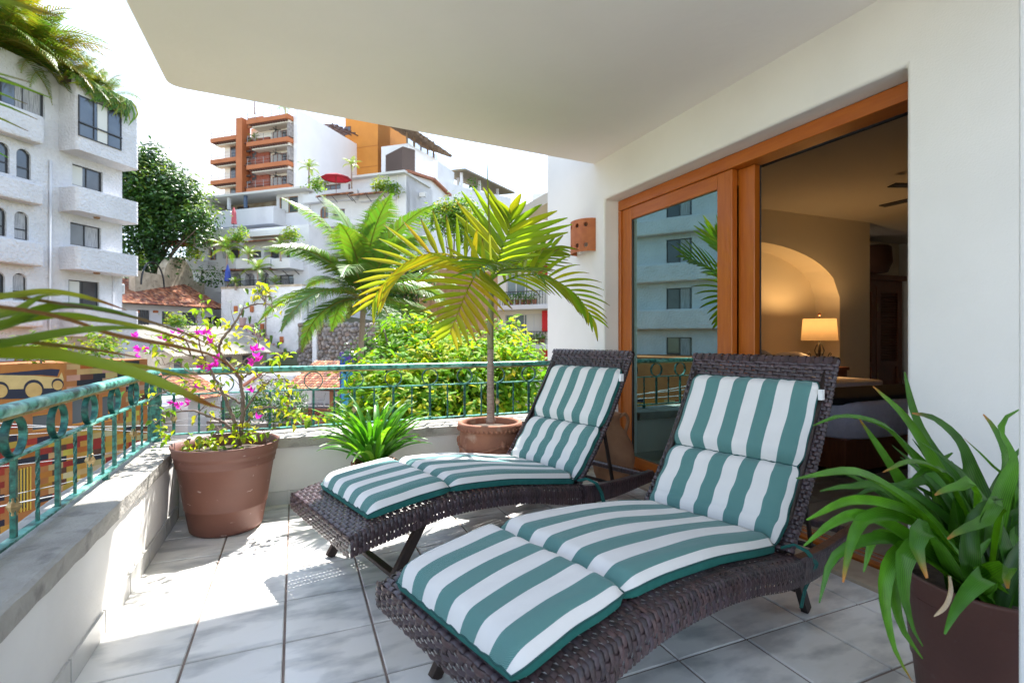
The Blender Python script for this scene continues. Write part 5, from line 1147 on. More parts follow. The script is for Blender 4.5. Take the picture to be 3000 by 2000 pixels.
FOL = M('tree_leaf', attr=True, rough=.6, spec=.25, transl=.42, tcol=(1.9, 1.8, .7)); FOLD = M('dark_tree_leaf', attr=True, rough=.33, transl=.25, tcol=(1.7, 1.6, .7))
def leafcloud(mb, rr, ells, n, size, cols, clump=14, shell=.55, up=.5, dens=None, flat=.3, tops=None):
    # leaves gathered in tufts spread through the crown's ellipsoids
    tot = sum(e[1][0] * e[1][1] * e[1][2] for e in ells)
    for c0, r0 in ells:
        nt_ = max(1, int(n * r0[0] * r0[1] * r0[2] / tot / clump))
        for _ in range(nt_):
            while True:
                q = Vector((rr.uniform(-1, 1), rr.uniform(-1, 1), rr.uniform(-1, 1)))
                if shell < q.length < 1: break
            if rr.random() < .25: q *= rr.uniform(.4, .8)
            c = Vector((c0[0] + q.x * r0[0], c0[1] + q.y * r0[1], c0[2] + q.z * r0[2])); tone = rr.uniform(.65, 1.3); base = rr.choice(cols)
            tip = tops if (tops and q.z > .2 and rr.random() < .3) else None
            for k in range(clump):
                d = Vector((rr.gauss(0, 1), rr.gauss(0, 1), rr.gauss(0, .7))); p = c + d * size * (1.1 if clump < 20 else 1.5); s = size * rr.choice((.55, .8, 1., 1.2, 1.4))
                nn = (d.normalized() * .6 + Vector((rr.uniform(-.5, .5), rr.uniform(-.5, .5), up + rr.uniform(-.2, .6)))).normalized(); a = Vector((rr.uniform(-1, 1), rr.uniform(-1, 1), rr.uniform(-.6, .3))); a = (a - nn * a.dot(nn))
                if a.length < .05: continue
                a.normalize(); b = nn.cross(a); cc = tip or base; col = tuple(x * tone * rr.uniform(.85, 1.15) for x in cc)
                mb.add([p - a * s * .5, p + b * s * .22 - nn * s * .02, p + a * s * .5 - nn * s * .12, p - b * s * .22 - nn * s * .02, p + nn * s * flat * .15], [(0, 1, 4), (1, 2, 4), (2, 3, 4), (3, 0, 4)], col)
    return mb
def leaf_palm(name, label, p, h, n, L_, seed, cols, group=None, lean=(0, 0), pairs=22, wid=.05, tr=.09, droopy=1., up0=1.0, share=None, cat='palm', coco=False):
    t = thing(name, label, cat, p, 0, group); rr = random.Random(seed)
    top = Vector((lean[0], lean[1], h)); 
    if h > .3: MB().tube(spline([(0, 0, -.3), (lean[0] * .35, lean[1] * .35, h * .5), top], 14), [tr * (1.25 if i == 0 else 1 - .25 * i / 14 + .04 * (i % 2)) for i in range(15)], 9).build('trunk', BARK, t, smooth=True)
    for k in range(n):
        a = k * 2.39996 + rr.uniform(-.3, .3); q = (k + .5) / n; e0 = up0 * (1.45 - 1.5 * q) + rr.uniform(-.12, .12); L = L_ * rr.uniform(.85, 1.1); pts = [top.copy()]; p_ = top.copy(); m = 12
        for i in range(m):
            e = e0 - droopy * (1.0 + .6 * q) * ((i + .5) / m) ** 1.3; p_ = p_ + Vector((math.cos(a) * math.cos(e), math.sin(a) * math.cos(e), math.sin(e))) * L / m; pts.append(p_.copy())
        mb = MB(); c0 = rr.choice(cols); mb.tube(pts, [.035 * L_ / 4 * (1 - .8 * i / m) + .004 for i in range(m + 1)], 5, (.25, .24, .05), cap=False)
        for j in range(pairs):
            tt_ = .1 + .9 * (j + .5) / pairs; i = min(m - 1, int(tt_ * m)); pb_ = pts[i].lerp(pts[i + 1], tt_ * m - i); tg = (pts[i + 1] - pts[i]).normalized(); sd_ = tg.cross(Vector((0, 0, 1)))
            if sd_.length < .05: sd_ = Vector((math.sin(a), -math.cos(a), 0))
            sd_.normalize(); ll_ = L * .30 * (math.sin(min(1, tt_ * 1.05) * math.pi * .86 + .32)) * rr.uniform(.85, 1.1)
            for sg in (-1, 1):
                d0 = (sd_ * sg + tg * (.5 + .7 * tt_) + Vector((0, 0, .12))).normalized(); p1 = pb_ + d0 * ll_ * .5; d1 = (d0 + Vector((0, 0, -.75 * droopy))).normalized(); p2 = p1 + d1 * ll_ * .5; wv = tg * wid * L_ / 4
                c = tuple(x * rr.uniform(.75, 1.25) for x in c0); cy = (c[0] * 1.8 + .05, c[1] * 1.25, c[2]) if rr.random() < (.45 if q > .6 else .12) else c
                o = mb.add([pb_ - wv, pb_ + wv, p1 + wv * .9, p1 - wv * .9, p2], [(0, 1, 2, 3), (3, 2, 4)], c); mb.c[o + 4] = cy
        mb.build('frond', FRD, t)
    if coco:
        for k in range(16):
            a = rr.uniform(0, 6.28); MB().lathe([(0, -.16), (.09, -.10), (.115, 0), (.085, .10), (0, .15)], 8, tuple(top + Vector((math.cos(a) * .38 - .35, math.sin(a) * .3, -.55 + rr.uniform(-.35, .25))))).build('coconut', M('green_coconut', (.22, .28, .04), .5), t, smooth=True)
    return t
AZF, AZS = -49., 41.
FRD = M('far_palm_leaf', attr=True, rough=.45, transl=.30, tcol=(1.7, 1.6, .6))
VW = M('villa_white', (.68, .68, .70), .8, (.60, .60, .62), .7, .4, .75, bump=.15, bs=6, bdist=.03)
# --- upper villa with covered terrace
U = Fac(905, 66., AZF); uv_ = U.root('upper_villa', 'white villa with a covered roof terrace below the condo tower', 'building')
r = lambda *a, **k: U.rect(*a, **k)
zT = U.loc(870, 556)[1]
q1 = U.rect(818, 873, 576, 624); q2 = U.rect(726, 780, 655, 685); q3 = U.rect(817, 872, 664, 690); aq = U.rect(796, 815, 656, 690)
terr = U.rect(618, 810, 580, 612)
x0 = U.loc(600, 600)[0]
wallbox(uv_, x0, 0, -4, zT - .4, [q1, q2, q3, aq, (terr[0], terr[1], terr[2], terr[3])], 11, VW, th=2.6, arches=[(*aq, aq[3] - .5)])
window(uv_, q1, n=2, m=M('tan_frame', (.36, .20, .11), .6), bar=.09, curtain=(.1, .45, BLIND)); window(uv_, q2, n=2, m=_mc['tan_frame'], bar=.08); window(uv_, q3, n=2, m=_mc['tan_frame'], bar=.08, curtain=(.1, .5, BLIND)); window(uv_, aq, n=1, m=M('blue_frame', (.05, .08, .16), .5), bar=.1)
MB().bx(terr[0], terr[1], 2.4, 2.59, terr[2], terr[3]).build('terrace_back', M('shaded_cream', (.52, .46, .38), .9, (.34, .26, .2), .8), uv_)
for k, (ua, ub) in enumerate(((655, 690), (760, 785))): window(uv_, U.rect(ua, ub, 592, 612), y=2.3, n=2, m=WFR, bar=.1)
rf = MB(); xa_, xb_ = x0 - .6, .5
rf.bx(xa_, xb_, -1.6, 9, zT - .42, zT - .1); bev(rf.build('roof', M('roof_pale', (.62, .60, .57), .8), uv_), .05)
for k, u in enumerate((690, 738)): MB().bx(U.loc(u, 600)[0] - .18, U.loc(u, 600)[0] + .18, -1.2, -.9, terr[2] - .2, zT - .43).build('pillar', (VW, M('blue_steel', (.08, .12, .20), .5))[k], uv_)
for (uL, uR, vT, vB, off) in ((615, 800, 612, 662, 2.2), (800, 905, 690, 745, 2.0)):
    a_ = U.rect(uL, uR, vT, vB, off); bev(MB().bx(a_[0], a_[1], -off, 0, a_[2], a_[3]).build('terrace_wall', VW, uv_), .06)
# --- middle villa with arched doors
Mv = Fac(905, 60., AZF); mv = Mv.root('middle_villa', 'white villa with arched wooden doors and tiled awnings halfway up the slope', 'building')
h = [Mv.rect(611, 634, 724, 762), Mv.rect(652, 702, 722, 757), Mv.rect(773, 850, 728, 756), Mv.rect(570, 583, 727, 760), Mv.rect(725, 765, 735, 756)]
g2 = [Mv.rect(675, 705, 800, 842), Mv.rect(718, 745, 800, 842), Mv.rect(765, 788, 800, 842), Mv.rect(808, 860, 805, 842)]
zM = Mv.loc(720, 672)[1]; x0 = Mv.loc(545, 700)[0]
wallbox(mv, x0, 0, -8, zM, h + g2, 9, VW, th=1.3, arches=[(*h[0], h[0][3] - .55), (*h[3], h[3][3] - .5), (*h[1], h[1][3] - .4)] + [(*q, q[3] - .5) for q in g2[:3]])
DOORW = M('orange_door_wood', (.36, .15, .06), .6, (.28, .11, .045), 6)
for q in (h[0], h[3]): window(mv, q, y=.3, n=2, m=DOORW, bar=.16)
window(mv, h[1], y=1.2, n=2, m=DOORW, bar=.1); window(mv, h[2], y=1.2, n=3, m=WFR, bar=.1, curtain=(.3, .6, BLIND)); window(mv, h[4], n=2, m=WFR, bar=.08)
for q in g2:
    window(mv, q, y=.7, n=2, m=DARKFR, bar=.07, curtain=(.1, .5))
awning(Mv, mv, 612, 706, 715, .0, 1.2); awning(Mv, mv, 715, 850, 712, .0, 1.3, n=2); awning(Mv, mv, 672, 790, 795, 0, 1.1); awning(Mv, mv, 805, 880, 792, 0, 1.0)
for (uL, uR, vT, vB, off) in ((690, 792, 757, 785, 1.8), (795, 848, 757, 786, 2.4), (560, 690, 672, 702, .8), (545, 580, 762, 790, 1.5), (720, 850, 672, 690, 1.0)):
    a_ = Mv.rect(uL, uR, vT, vB, off); bev(MB().bx(a_[0], a_[1], -off, 0, a_[2], a_[3]).build('terrace_wall', VW, mv), .06)
mb = MB(); a_ = Mv.rect(660, 860, 820, 842, 1.6)
for k in range(60): x = a_[0] + (a_[1] - a_[0]) * k / 59; mb.bx(x - .02, x + .02, -1.62, -1.58, a_[2], a_[3])
mb.bx(a_[0], a_[1], -1.63, -1.57, a_[3], a_[3] + .06); mb.build('railing', DARKFR, mv, kind='stuff')
MB().bx(a_[0] - 1.5, a_[1], -1.8, 0, a_[2] - .4, a_[2] - .02).build('terrace_slab', VW, mv)
# --- right villa with gable end
Rv = Fac(1190, 62., AZF); rv = Rv.root('gabled_villa', 'large white villa with a gable end and red umbrella terrace right of centre', 'building')
h = [Rv.rect(1089, 1128, 605, 640), Rv.rect(938, 962, 605, 640), Rv.rect(1088, 1140, 528, 548), Rv.rect(1020, 1080, 535, 552), Rv.rect(950, 998, 540, 556)]
zR = Rv.loc(1185, 512)[1]; x0 = Rv.loc(868, 600)[0]
h2 = [Rv.rect(920, 942, 768, 798), Rv.rect(892, 910, 768, 798), Rv.rect(915, 940, 690, 722), Rv.rect(975, 1010, 612, 640), Rv.rect(1030, 1060, 612, 640), Rv.rect(960, 1000, 690, 720), Rv.rect(1040, 1080, 690, 720), Rv.rect(1110, 1150, 690, 722), Rv.rect(965, 1000, 770, 800)]
wallbox(rv, x0, 0, -8, zR, h + h2, 7, VW, th=.9, arches=[(*h[0], h[0][3] - .4), (*h[1], h[1][3] - .6)] + [(*q, q[3] - .45) for q in h2[:3]])
for k, q in enumerate(h2): window(rv, q, y=.35, n=1 + k % 2, m=(DOORW, WFR)[k % 2], bar=.09, curtain=((.1, .5, BLIND), None)[k % 2])
awning(Rv, rv, 912, 948, 762, .0, .9, .4, 2); awning(Rv, rv, 955, 1015, 684, .0, 1.0, .4, 2); awning(Rv, rv, 1030, 1090, 684, .0, 1.0, .4, 2)
for (uL, uR, vT, vB, off) in ((945, 1095, 722, 742, 1.2), (880, 1010, 800, 822, 1.2)):
    a_ = Rv.rect(uL, uR, vT, vB, off); bev(MB().bx(a_[0], a_[1], -off, 0, a_[2], a_[3]).build('terrace_wall', VW, rv), .06)
MB().tube([(Rv.loc(1165, 560)[0], -.06, zR), (Rv.loc(1165, 560)[0], -.06, 2)], .07, 6).build('downpipe', AC, rv)
window(rv, h[0], n=2, m=WFR, bar=.1); window(rv, h[1], n=2, m=DOORW, bar=.14); [window(rv, q, n=3, m=WFR, bar=.08) for q in h[2:]]
MB().bx(x0 + 3, .3, -.9, 6, zR, zR + .28).build('roof', M('grey_roof', (.55, .55, .54), .7), rv)
awning(Rv, rv, 943, 1036, 580, .9, 1.2, .5); awning(Rv, rv, 1040, 1138, 577, .9, 1.2, .5)
for (uL, uR, vT, vB, off) in ((885, 1046, 562, 588, .9), (1050, 1150, 550, 585, .9), (905, 1150, 640, 660, .4)):
    a_ = Rv.rect(uL, uR, vT, vB, off); bev(MB().bx(a_[0], a_[1], -off, 0, a_[2], a_[3]).build('terrace_wall', VW, rv), .06)
Rs = Fac(1190, 62., AZS); gv = Rs.root('gable_wing', 'white gable end wing with a tile edged roof sloping right', 'building')
e = [Rs.loc(1190, 506), Rs.loc(1265, 528), Rs.loc(1312, 574)]
MB().prism([(.02, -8), (e[2][0], -8), (e[2][0], e[2][1]), (e[1][0], e[1][1]), (.02, e[0][1])], 0, 8, 'y').build('wall', VW, gv)
for k in range(2):
    p, q = e[k], e[k + 1]; MB().bar((p[0] - .2, -.25, p[1] + .1), (q[0] + .2, -.25, q[1] + .1), .5, .3).build('roof_edge', TILEEDGE, gv)
ac_unit(Rs.wpt(Rs.loc(1228, 570)[0], -.9, Rs.loc(1228, 578)[1]), Rs.rz, 'air conditioner on the bare gable wall above the small tree')
window(gv, Rs.rect(1227, 1236, 638, 656), y=-.03, n=1, bar=.08)
# --- white roof terrace with vine pergola, far right
Q = Fac(1290, 72., AZS); qv = Q.root('terrace_building', 'white building with a vine covered roof pergola at the far right', 'building')
a, b = Q.loc(1285, 600)[0], Q.loc(1497, 600)[0]
MB().prism([(a, -6), (b, -6), (b, Q.loc(1497, 580)[1]), (Q.loc(1380, 555)[0], Q.loc(1380, 555)[1]), (a, Q.loc(1285, 525)[1])], 0, 9, 'y').build('wall', VW, qv)
t0 = Q.rect(1288, 1336, 487, 540); MB().bx(t0[0], t0[1], .3, 3, t0[2], t0[3]).build('stair_tower', VW, qv)
for k in range(6):
    u = 1362 + 26 * k; x, z = Q.loc(u, 505 + 11 * k); MB().bx(x - .18, x + .18, .4 + (k % 2) * 2.2, .76 + (k % 2) * 2.2, z - 5, z).build('post', VW, qv)
p0, p1 = Q.loc(1352, 500), Q.loc(1500, 568)
MB().prism([(p0[0], p0[1]), (p1[0], p1[1]), (p1[0], p1[1] + .3), (p0[0], p0[1] + .3)], -.6, 4, 'y').build('pergola_roof', M('mossy_roof', (.15, .15, .10), .9, (.22, .15, .09), 3), qv)
mb = MB(); leafcloud(mb, random.Random(4), [((p0[0] + 5 + i * 3.2, .2 + i % 2, p0[1] - .6 - i * 1.4), (1.6, .5, 1.2)) for i in range(4)], 700, .4, [(.07, .16, .03), (.10, .2, .03)]); mb.build('vine', FOL, qv, kind='stuff')
# --- red and white apartments right of the palm
Z = Fac(1500, 42., AZF + 12); zv = Z.root('red_apartments', 'white and red apartments with planted balconies behind the lime shrub', 'building')
h = [Z.rect(1458, 1573, 918, 985), Z.rect(1462, 1575, 795, 862)]
x0, x1 = Z.loc(1385, 900)[0], Z.loc(1690, 900)[0]
wallbox(zv, x0, x1, -8, Z.loc(1500, 640)[1], h, 6, M('cream_wall', (.70, .66, .58), .8), y0=1.2)
for q in h: window(zv, q, y=1.3, n=4, m=M('alu_frame', (.55, .55, .55), .4), bar=.09, glass=M('teal_glass_far', (.16, .22, .22), .12), curtain=(.55, .97, BLIND))
REDP = M('red_paint', (.58, .015, .02), .6)
for (uL, uR, vT, vB) in ((1573, 1600, 908, 972), (1571, 1600, 1022, 1060), (1560, 1625, 775, 800)): a_ = Z.rect(uL, uR, vT, vB); MB().bx(a_[0], a_[1], .9, 1.19, a_[2], a_[3]).build('red_panel', REDP, zv)
a_ = Z.rect(1540, 1680, 730, 752); bev(MB().bx(a_[0], a_[1], -1.4, 1.19, a_[2], a_[3]).build('orange_awning', M('orange_canvas', (.70, .16, .02), .7), zv), .05)
for v0, v1 in ((892, 906), (1008, 1022), (768, 778)):
    a_ = Z.rect(1385, 1690, v0, v1); bev(MB().bx(a_[0], a_[1], 0, 1.19, a_[2], a_[3]).build('balcony_slab', VW, zv), .04)
for v0, v1 in ((852, 892), (970, 1008)):
    a_ = Z.rect(1385, 1690, v0, v1); mb = MB()
    for k in range(40): x = a_[0] + (a_[1] - a_[0]) * k / 39; mb.bx(x - .015, x + .015, .03, .06, a_[2], a_[3])
    mb.bx(a_[0], a_[1], .02, .07, a_[3] - .06, a_[3]); mb.build('railing', DARKFR, zv, kind='stuff')
for k in range(9):
    u, v = (1475 + 17 * k, 893) if k < 6 else (1555 + 14 * (k - 6), 1008); x, z = Z.loc(u, v)
    pt = thing('flower_pot', ('clay pot %s on the upper red apartment balcony' % ('first from left', 'second from left', 'third from left', 'fourth from left', 'fifth from left', 'sixth from left')[k]) if k < 6 else ('clay pot %s on the lower red apartment balcony' % ('on the left', 'in the middle', 'on the right')[k - 6]), 'plant pot', Z.wpt(x, .35, z), 0, 'balcony flower pots')
    MB().lathe([(0, 0), (.14, 0), (.2, .38), (.22, .4), (.22, .45), (.18, .45)], 12).build('body', TPOT, pt); mb = MB(); leafcloud(mb, random.Random(k), [((0, 0, .65), (.38, .38, .4))], 90, .2, [(.12, .25, .02), (.08, .2, .03)]); mb.build('foliage', FOL, pt, kind='stuff')
Z2 = Fac(1595, 60., -49); z2 = Z2.root('distant_block', 'pale distant block seen at the edge of the house wall', 'building')
wallbox(z2, Z2.loc(1560, 700)[0], 4, -8, Z2.loc(1590, 566)[1], [Z2.rect(1589, 1602, 655, 685), Z2.rect(1580, 1602, 590, 618)], 5, VW)
window(z2, Z2.rect(1589, 1602, 655, 685), n=1); window(z2, Z2.rect(1580, 1602, 590, 618), n=2)
# plywood and dark old buildings behind the shrub
PW = Fac(1240, 36., -49); pw = PW.root('timber_shack', 'tan plywood shack with dark openings behind the lime shrub', 'building')
wallbox(pw, PW.loc(1140, 900)[0], PW.loc(1400, 900)[0], -8, PW.loc(1260, 790)[1], [PW.rect(1190, 1225, 910, 940), PW.rect(1150, 1180, 895, 935)], 4, M('plywood', (.42, .23, .11), .8, (.34, .18, .085), 3, stretch=(3, 3, .4)))
for q in (PW.rect(1190, 1225, 910, 940), PW.rect(1150, 1180, 895, 935)): window(pw, q, n=1)
x_ = PW.loc(1260, 900)[0]
for k in range(6): MB().bx(x_ + k * .55, x_ + k * .55 + .06, -.05, -.002, -6, PW.loc(1260, 790)[1] - .3).build('batten', M('plywood_batten', (.33, .18, .085), .8), pw)
# ============ tiled house on the left
H = Fac(350, 48., 45.); hv = H.root('tiled_house', 'low white house with a big terracotta tiled roof left of centre', 'building')
h = [H.rect(434, 468, 907, 955), H.rect(505, 535, 912, 950), H.rect(564, 604, 915, 953), H.rect(632, 650, 928, 962), H.rect(362, 400, 910, 950)]
xE = H.loc(668, 950)[0]; zE = (H.loc(352, 875)[1] + H.loc(660, 914)[1]) / 2; zF = H.loc(540, 958)[1]
wallbox(hv, -4, xE - .6, zF - .3, zE + .5, h, 5, VW, y0=1.6)
GRIL = M('window_grille', (.03, .03, .03), .5)
for q in h:
    f = window(hv, q, y=1.72, n=1, m=DARKFR)
    mb = MB()
    for k in range(6): x = q[0] + (q[1] - q[0]) * (k + .5) / 6; mb.bx(x - .015, x + .015, 1.56, 1.59, q[2], q[3])
    mb.build('grille', GRIL, f, kind='stuff')
MB().bx(-4.5, xE + 6.5, 0, 1.59, zF - .42, zF - .1).build('terrace_edge', M('brick_edge', (.36, .13, .07), .85), hv)
MB().bx(-4.5, xE + 6.5, .12, 1.5, -8, zF - .43).build('lower_wall', VW, hv)
zr = H.loc(450, 826, -6.5)[1]; xr = H.loc(541, 850, -6.5)[0]
rfm = MB(); rfm.add([(-4.6, .2, zE - .04), (xE + .2, .2, zE - .04), (xr, 6.5, zr), (-4.6, 6.5, zr), (xE + .2, 9, zE)], [(0, 1, 2, 3), (1, 4, 2)]); rf = rfm.build('roof', M('roof_underlay', (.16, .07, .045), .9), hv)
tiles_on(rf, -4.6, xE + .2, .2, zE, 6.5, zr + .04, .25, .42, 5, hip=lambda x, t: x < xE + .2 + (xr - xE - .2) * t)
for u, v, w_, c in ((485, 912, .5, 'brown clay wall plaque beside the house door'), (520, 932, .6, 'brown clay shelf under the house window'), (550, 925, .3, 'small clay wall lantern between the house windows'), (432, 912, .35, 'round clay wall ornament by the house door')):
    x, z = H.loc(u, v); o = bev(MB().bx(x - w_ / 2, x + w_ / 2, 1.42, 1.58, z - .12, z + .12).build('wall_ornament', TERRA), .05); o.location = H.O; o.rotation_euler = (0, 0, H.rz); tag(o, c, 'ornament')
# old beige wall with a blind arch
OW = Fac(560, 62., 20.); ow = OW.root('old_wall', 'stained beige old wall with a blind arch above the tiled house', 'wall')
BEI = M('stained_beige', (.55, .46, .34), .9, (.36, .29, .21), 1.4, .35, .7, bump=.5, bs=6, bdist=.05, spots=((.09, .08, .065), 2.2, .58, .75))
x0, x1, z0, z1 = OW.rect(395, 652, 815, 905); MB().bx(x0, x1, 0, .6, z0 - 6, z1).build('wall', BEI, ow)
a0, a1, b0, b1 = OW.rect(479, 565, 755, 835)
MB().prism([(a0, b0 - .5), (a1, b0 - .5)] + [((a0 + a1) / 2 + (a1 - a0) / 2 * math.cos(t), b0 + .8 + (b1 - b0 - .8) * math.sin(t)) for t in stepped(0, math.pi, 16)], -.1, .7, 'y').build('blind_arch', BEI, ow)
for uc in (447, 612):
    c = OW.loc(uc, 800)
    MB().tube([(c[0] + 1.9 * math.cos(t), -.05, c[1] - 1.4 + 2.6 * math.sin(t)) for t in stepped(0, math.pi, 16)], .09, 6).build('iron_arch', DARKFR, ow)
# rough white retaining wall, stone wall, stairs
RT = Fac(648, 58., -49.); rt = RT.root('retaining_wall', 'tall rough white retaining wall in the middle distance', 'wall')
FLAKE = M('flaking_white', (.80, .79, .79), .9, (.70, .69, .68), 1.2, bump=.9, bs=5, bdist=.12, spots=((.34, .30, .26), 1.1, .66, .76))
x0, x1, z0, z1 = RT.rect(648, 885, 842, 1075); MB().bx(x0, x1, 0, .8, z0 - 5, z1).build('wall', FLAKE, rt); MB().bx(x0, x1, -.08, .85, z1 + .003, z1 + .22).build('coping', BEI, rt)
for u, v in ((770, 957), (827, 995), (693, 905), (740, 905)):
    x, z = RT.loc(u, v); t_ = tag(bev(MB().bx(x - .2, x + .2, -.22, -.004, z - .35, z + .35).build('wall_lamp', TERRA), .05), {770: 'square terracotta wall lamp on the rough white wall by the small palm', 827: 'square terracotta wall lamp on the rough white wall near the stones', 693: 'left upper small lamp on the rough white wall', 740: 'right upper small lamp on the rough white wall'}[u], 'lamp'); t_.location = RT.O; t_.rotation_euler = (0, 0, RT.rz)
SW_ = Fac(870, 52., -49.); st = SW_.root('stone_wall', 'grey rubble stone wall behind the coconut palm', 'wall')
x0, x1, z0, z1 = SW_.rect(868, 1130, 945, 1085); MB().bx(x0, x1, .3, 1, z0 - 5, z1).build('mortar', M('mortar', (.20, .18, .16), .95), st)
rr = random.Random(6); stm = []
for k in range(6):
    c = rr.choice([(.30, .27, .25), (.22, .19, .18), (.36, .31, .28), (.26, .20, .17)]); mb = MB(); pillowbox(mb, -.5, .5, -.3, .3, -.5, .5, n=4, p=2.8); stm.append(mb.mesh('stone', M('stone_%d' % k, c, .9, tuple(q * .7 for q in c), 4, bump=.4, bs=8), True))
nx = 22; nz2 = 13; cwx = (x1 - x0) / nx; czz = (z1 - z0 + 1) / nz2
for i in range(nx):
    for j in range(nz2):
        o = obj('stone', rr.choice(stm), st, (x0 + (i + .5 + rr.uniform(-.2, .2) + .5 * (j % 2)) * cwx, .28, z0 - 1 + (j + .5) * czz)); o.scale = (cwx * rr.uniform(.7, 1.4), rr.uniform(.6, 1.3), czz * rr.uniform(.75, 1.4)); o.rotation_euler = (rr.uniform(-.2, .2), rr.uniform(-.6, .6), rr.uniform(-.2, .2)); o.location.z += rr.uniform(-.25, .25) * czz
for u in (923,): x = SW_.loc(u, 1000)[0]; MB().bx(x - .25, x + .25, -.1, .2, z0 - 3, SW_.loc(u, 965)[1]).build('white_post', VW, st)
TX = thing('outdoor_stairs', 'white and brick stairs with potted plants against the rough wall', 'stairs', RT.O, RT.rz)
for k in range(9):
    u, v = 690 + 21 * k, 945 + 19 * k; x, z = RT.loc(u, v, 1.6); x2 = RT.loc(u + 24, v, 1.6)[0]
    MB().bx(x, x2, -2.4, -.05, z - 7, z - .5).build('step', (VW, M('brick_riser', (.40, .15, .085), .85))[k % 2], TX); MB().bx(x - .1, x2 + .05, -2.5, -.05, z - .49, z - .35).build('tread', _mc['brick_riser'] if k % 2 == 0 else VW, TX)
    if k < 8:
        p = thing('step_pot', 'pale pink pot with an upright plant on the outdoor stairs, %s from the top' % ('first', 'second', 'third', 'fourth', 'fifth', 'sixth', 'seventh', 'eighth')[k], 'plant pot', RT.wpt((x + x2) / 2, -1.2, z - .35), 0, 'pots on the outdoor stairs')
        MB().lathe([(0, 0), (.26, 0), (.36, .75), (.40, .76), (.40, .9), (.34, .9)], 12).build('body', M('pink_clay', (.50, .34, .32), .8), p); mb = MB(); rr2 = random.Random(k)
        for q in range(16): a_ = rr2.uniform(0, 6.28); t_ = rr2.uniform(.1, .35); strap(mb, [Vector((math.cos(a_) * t_ * s_ * .6, math.sin(a_) * t_ * s_ * .6, .85 + .85 * s_)) for s_ in (0, .4, .8, 1.1)], .12, Vector((math.cos(a_), math.sin(a_), .2)), (.14, .24, .06), tip=.2)
        mb.build('foliage', LEAFG, p, kind='stuff')
# ============ lower roofs and terraces beyond the railing
LH = Fac(930, 34., -55.); lh = LH.root('tiled_hut', 'open terrace hut with a dark red tiled roof below the coconut palm', 'building')
x0, x1 = LH.loc(838, 1150)[0], LH.loc(1035, 1150)[0]; ze = LH.loc(930, 1140)[1]; zr = LH.loc(930, 1090)[1] + .5; zf = LH.loc(930, 1190)[1] - .2
rf_ = MB(); rf_.add([(x0, -.4, ze - .05), (x1, -.4, ze - .05), (x1 - 1.2, 3.4, zr), (x0, 3.4, zr)], [(0, 1, 2, 3)]); r_o = rf_.build('roof', M('roof_underlay', (.16, .07, .045), .9), lh)
tiles_on(r_o, x0, x1, -.4, ze, 3.4, zr + .04, .24, .4, 8, hip=lambda x, t: x < x1 - 1.2 * t)
MB().bx(x0, x1 - .6, 2.9, 3.1, zf - 3, ze + .6).build('back_wall', VW, lh); MB().bx(x0, x1, -.2, 3.1, zf - .3, zf).build('floor_slab', M('grey_floor', (.30, .28, .28), .8), lh)
for x in (x0 + .15, (x0 + x1) / 2 + 1.0, x1 - .2): MB().bx(x - .12, x + .12, -.2, .04, zf, ze - .08).build('post', M('brick_post', (.40, .14, .07), .85), lh)
BLK = M('lattice_brick', (.45, .17, .11), .85, (.36, .13, .08), 5)
lb = MB(); nx = int((x1 - x0) / .2)
for i in range(nx):
    for j in range(5):
        xx = x0 + .2 * i + (.1 if j % 2 else 0)
        lb.bx(xx, xx + .13, -.42, -.24, zf - .95 + j * .19, zf - .95 + j * .19 + .10)
    
for j in range(6): lb.bx(x0, x1, -.41, -.25, zf - .99 + j * .19, zf - .95 + j * .19)
lb.build('lattice_wall', BLK, lh, kind='stuff'); MB().bx(x0, x1, -.44, -.22, zf + .02, zf + .12).build('lattice_cap', BLK, lh); MB().bx(x0 - 6, x1 + 8, -.3, .5, -8, zf - 1.02).build('stone_base', M('base_stone', (.25, .22, .20), .9, (.12, .1, .09), 3, bump=.6, bs=4), lh)
pf = LH.wpt((x0 + x1) / 2 + .3, 2.86, (zf + ze) / 2 + .2); pc = tag(bev(MB().bx(-.25, .25, -.03, 0, -.3, .3).build('wall_picture', WFR), .01), 'small dark framed picture inside the tiled hut', 'picture'); pc.location = pf; pc.rotation_euler = (0, 0, LH.rz)
def chair(p, rz, label):
    t = thing('plastic_chair', label, 'chair', p, rz, 'white plastic chairs'); W_ = M('white_plastic', (.80, .80, .80), .4)
    bev(MB().bx(-.25, .25, -.24, .24, .40, .44).build('seat', W_, t), .01)
    for k in range(5): MB().bar((-.2 + .1 * k, .24, .44), (-.2 + .1 * k, .32, .86), .06, .02).build('back_slat', W_, t)
    MB().bar((-.24, .32, .87), (.24, .32, .87), .03, .06).build('back_rail', W_, t)
    for x in (-.23, .23):
        MB().bar((x, -.22, 0), (x, -.22, .64), .04, .04).build('leg', W_, t); MB().bar((x, .24, 0), (x, .24, .42), .04, .04).build('leg', W_, t); MB().bar((x, -.25, .65), (x, .28, .66), .05, .03).build('armrest', W_, t)
    return t
chair(LH.wpt((x0 + x1) / 2 + .6, .7, zf), LH.rz + .6, 'white plastic chair under the tiled hut roof'); chair(LH.wpt((x0 + x1) / 2 - .8, 1.4, zf), LH.rz - 1.2, 'white plastic chair farther back under the tiled hut roof')
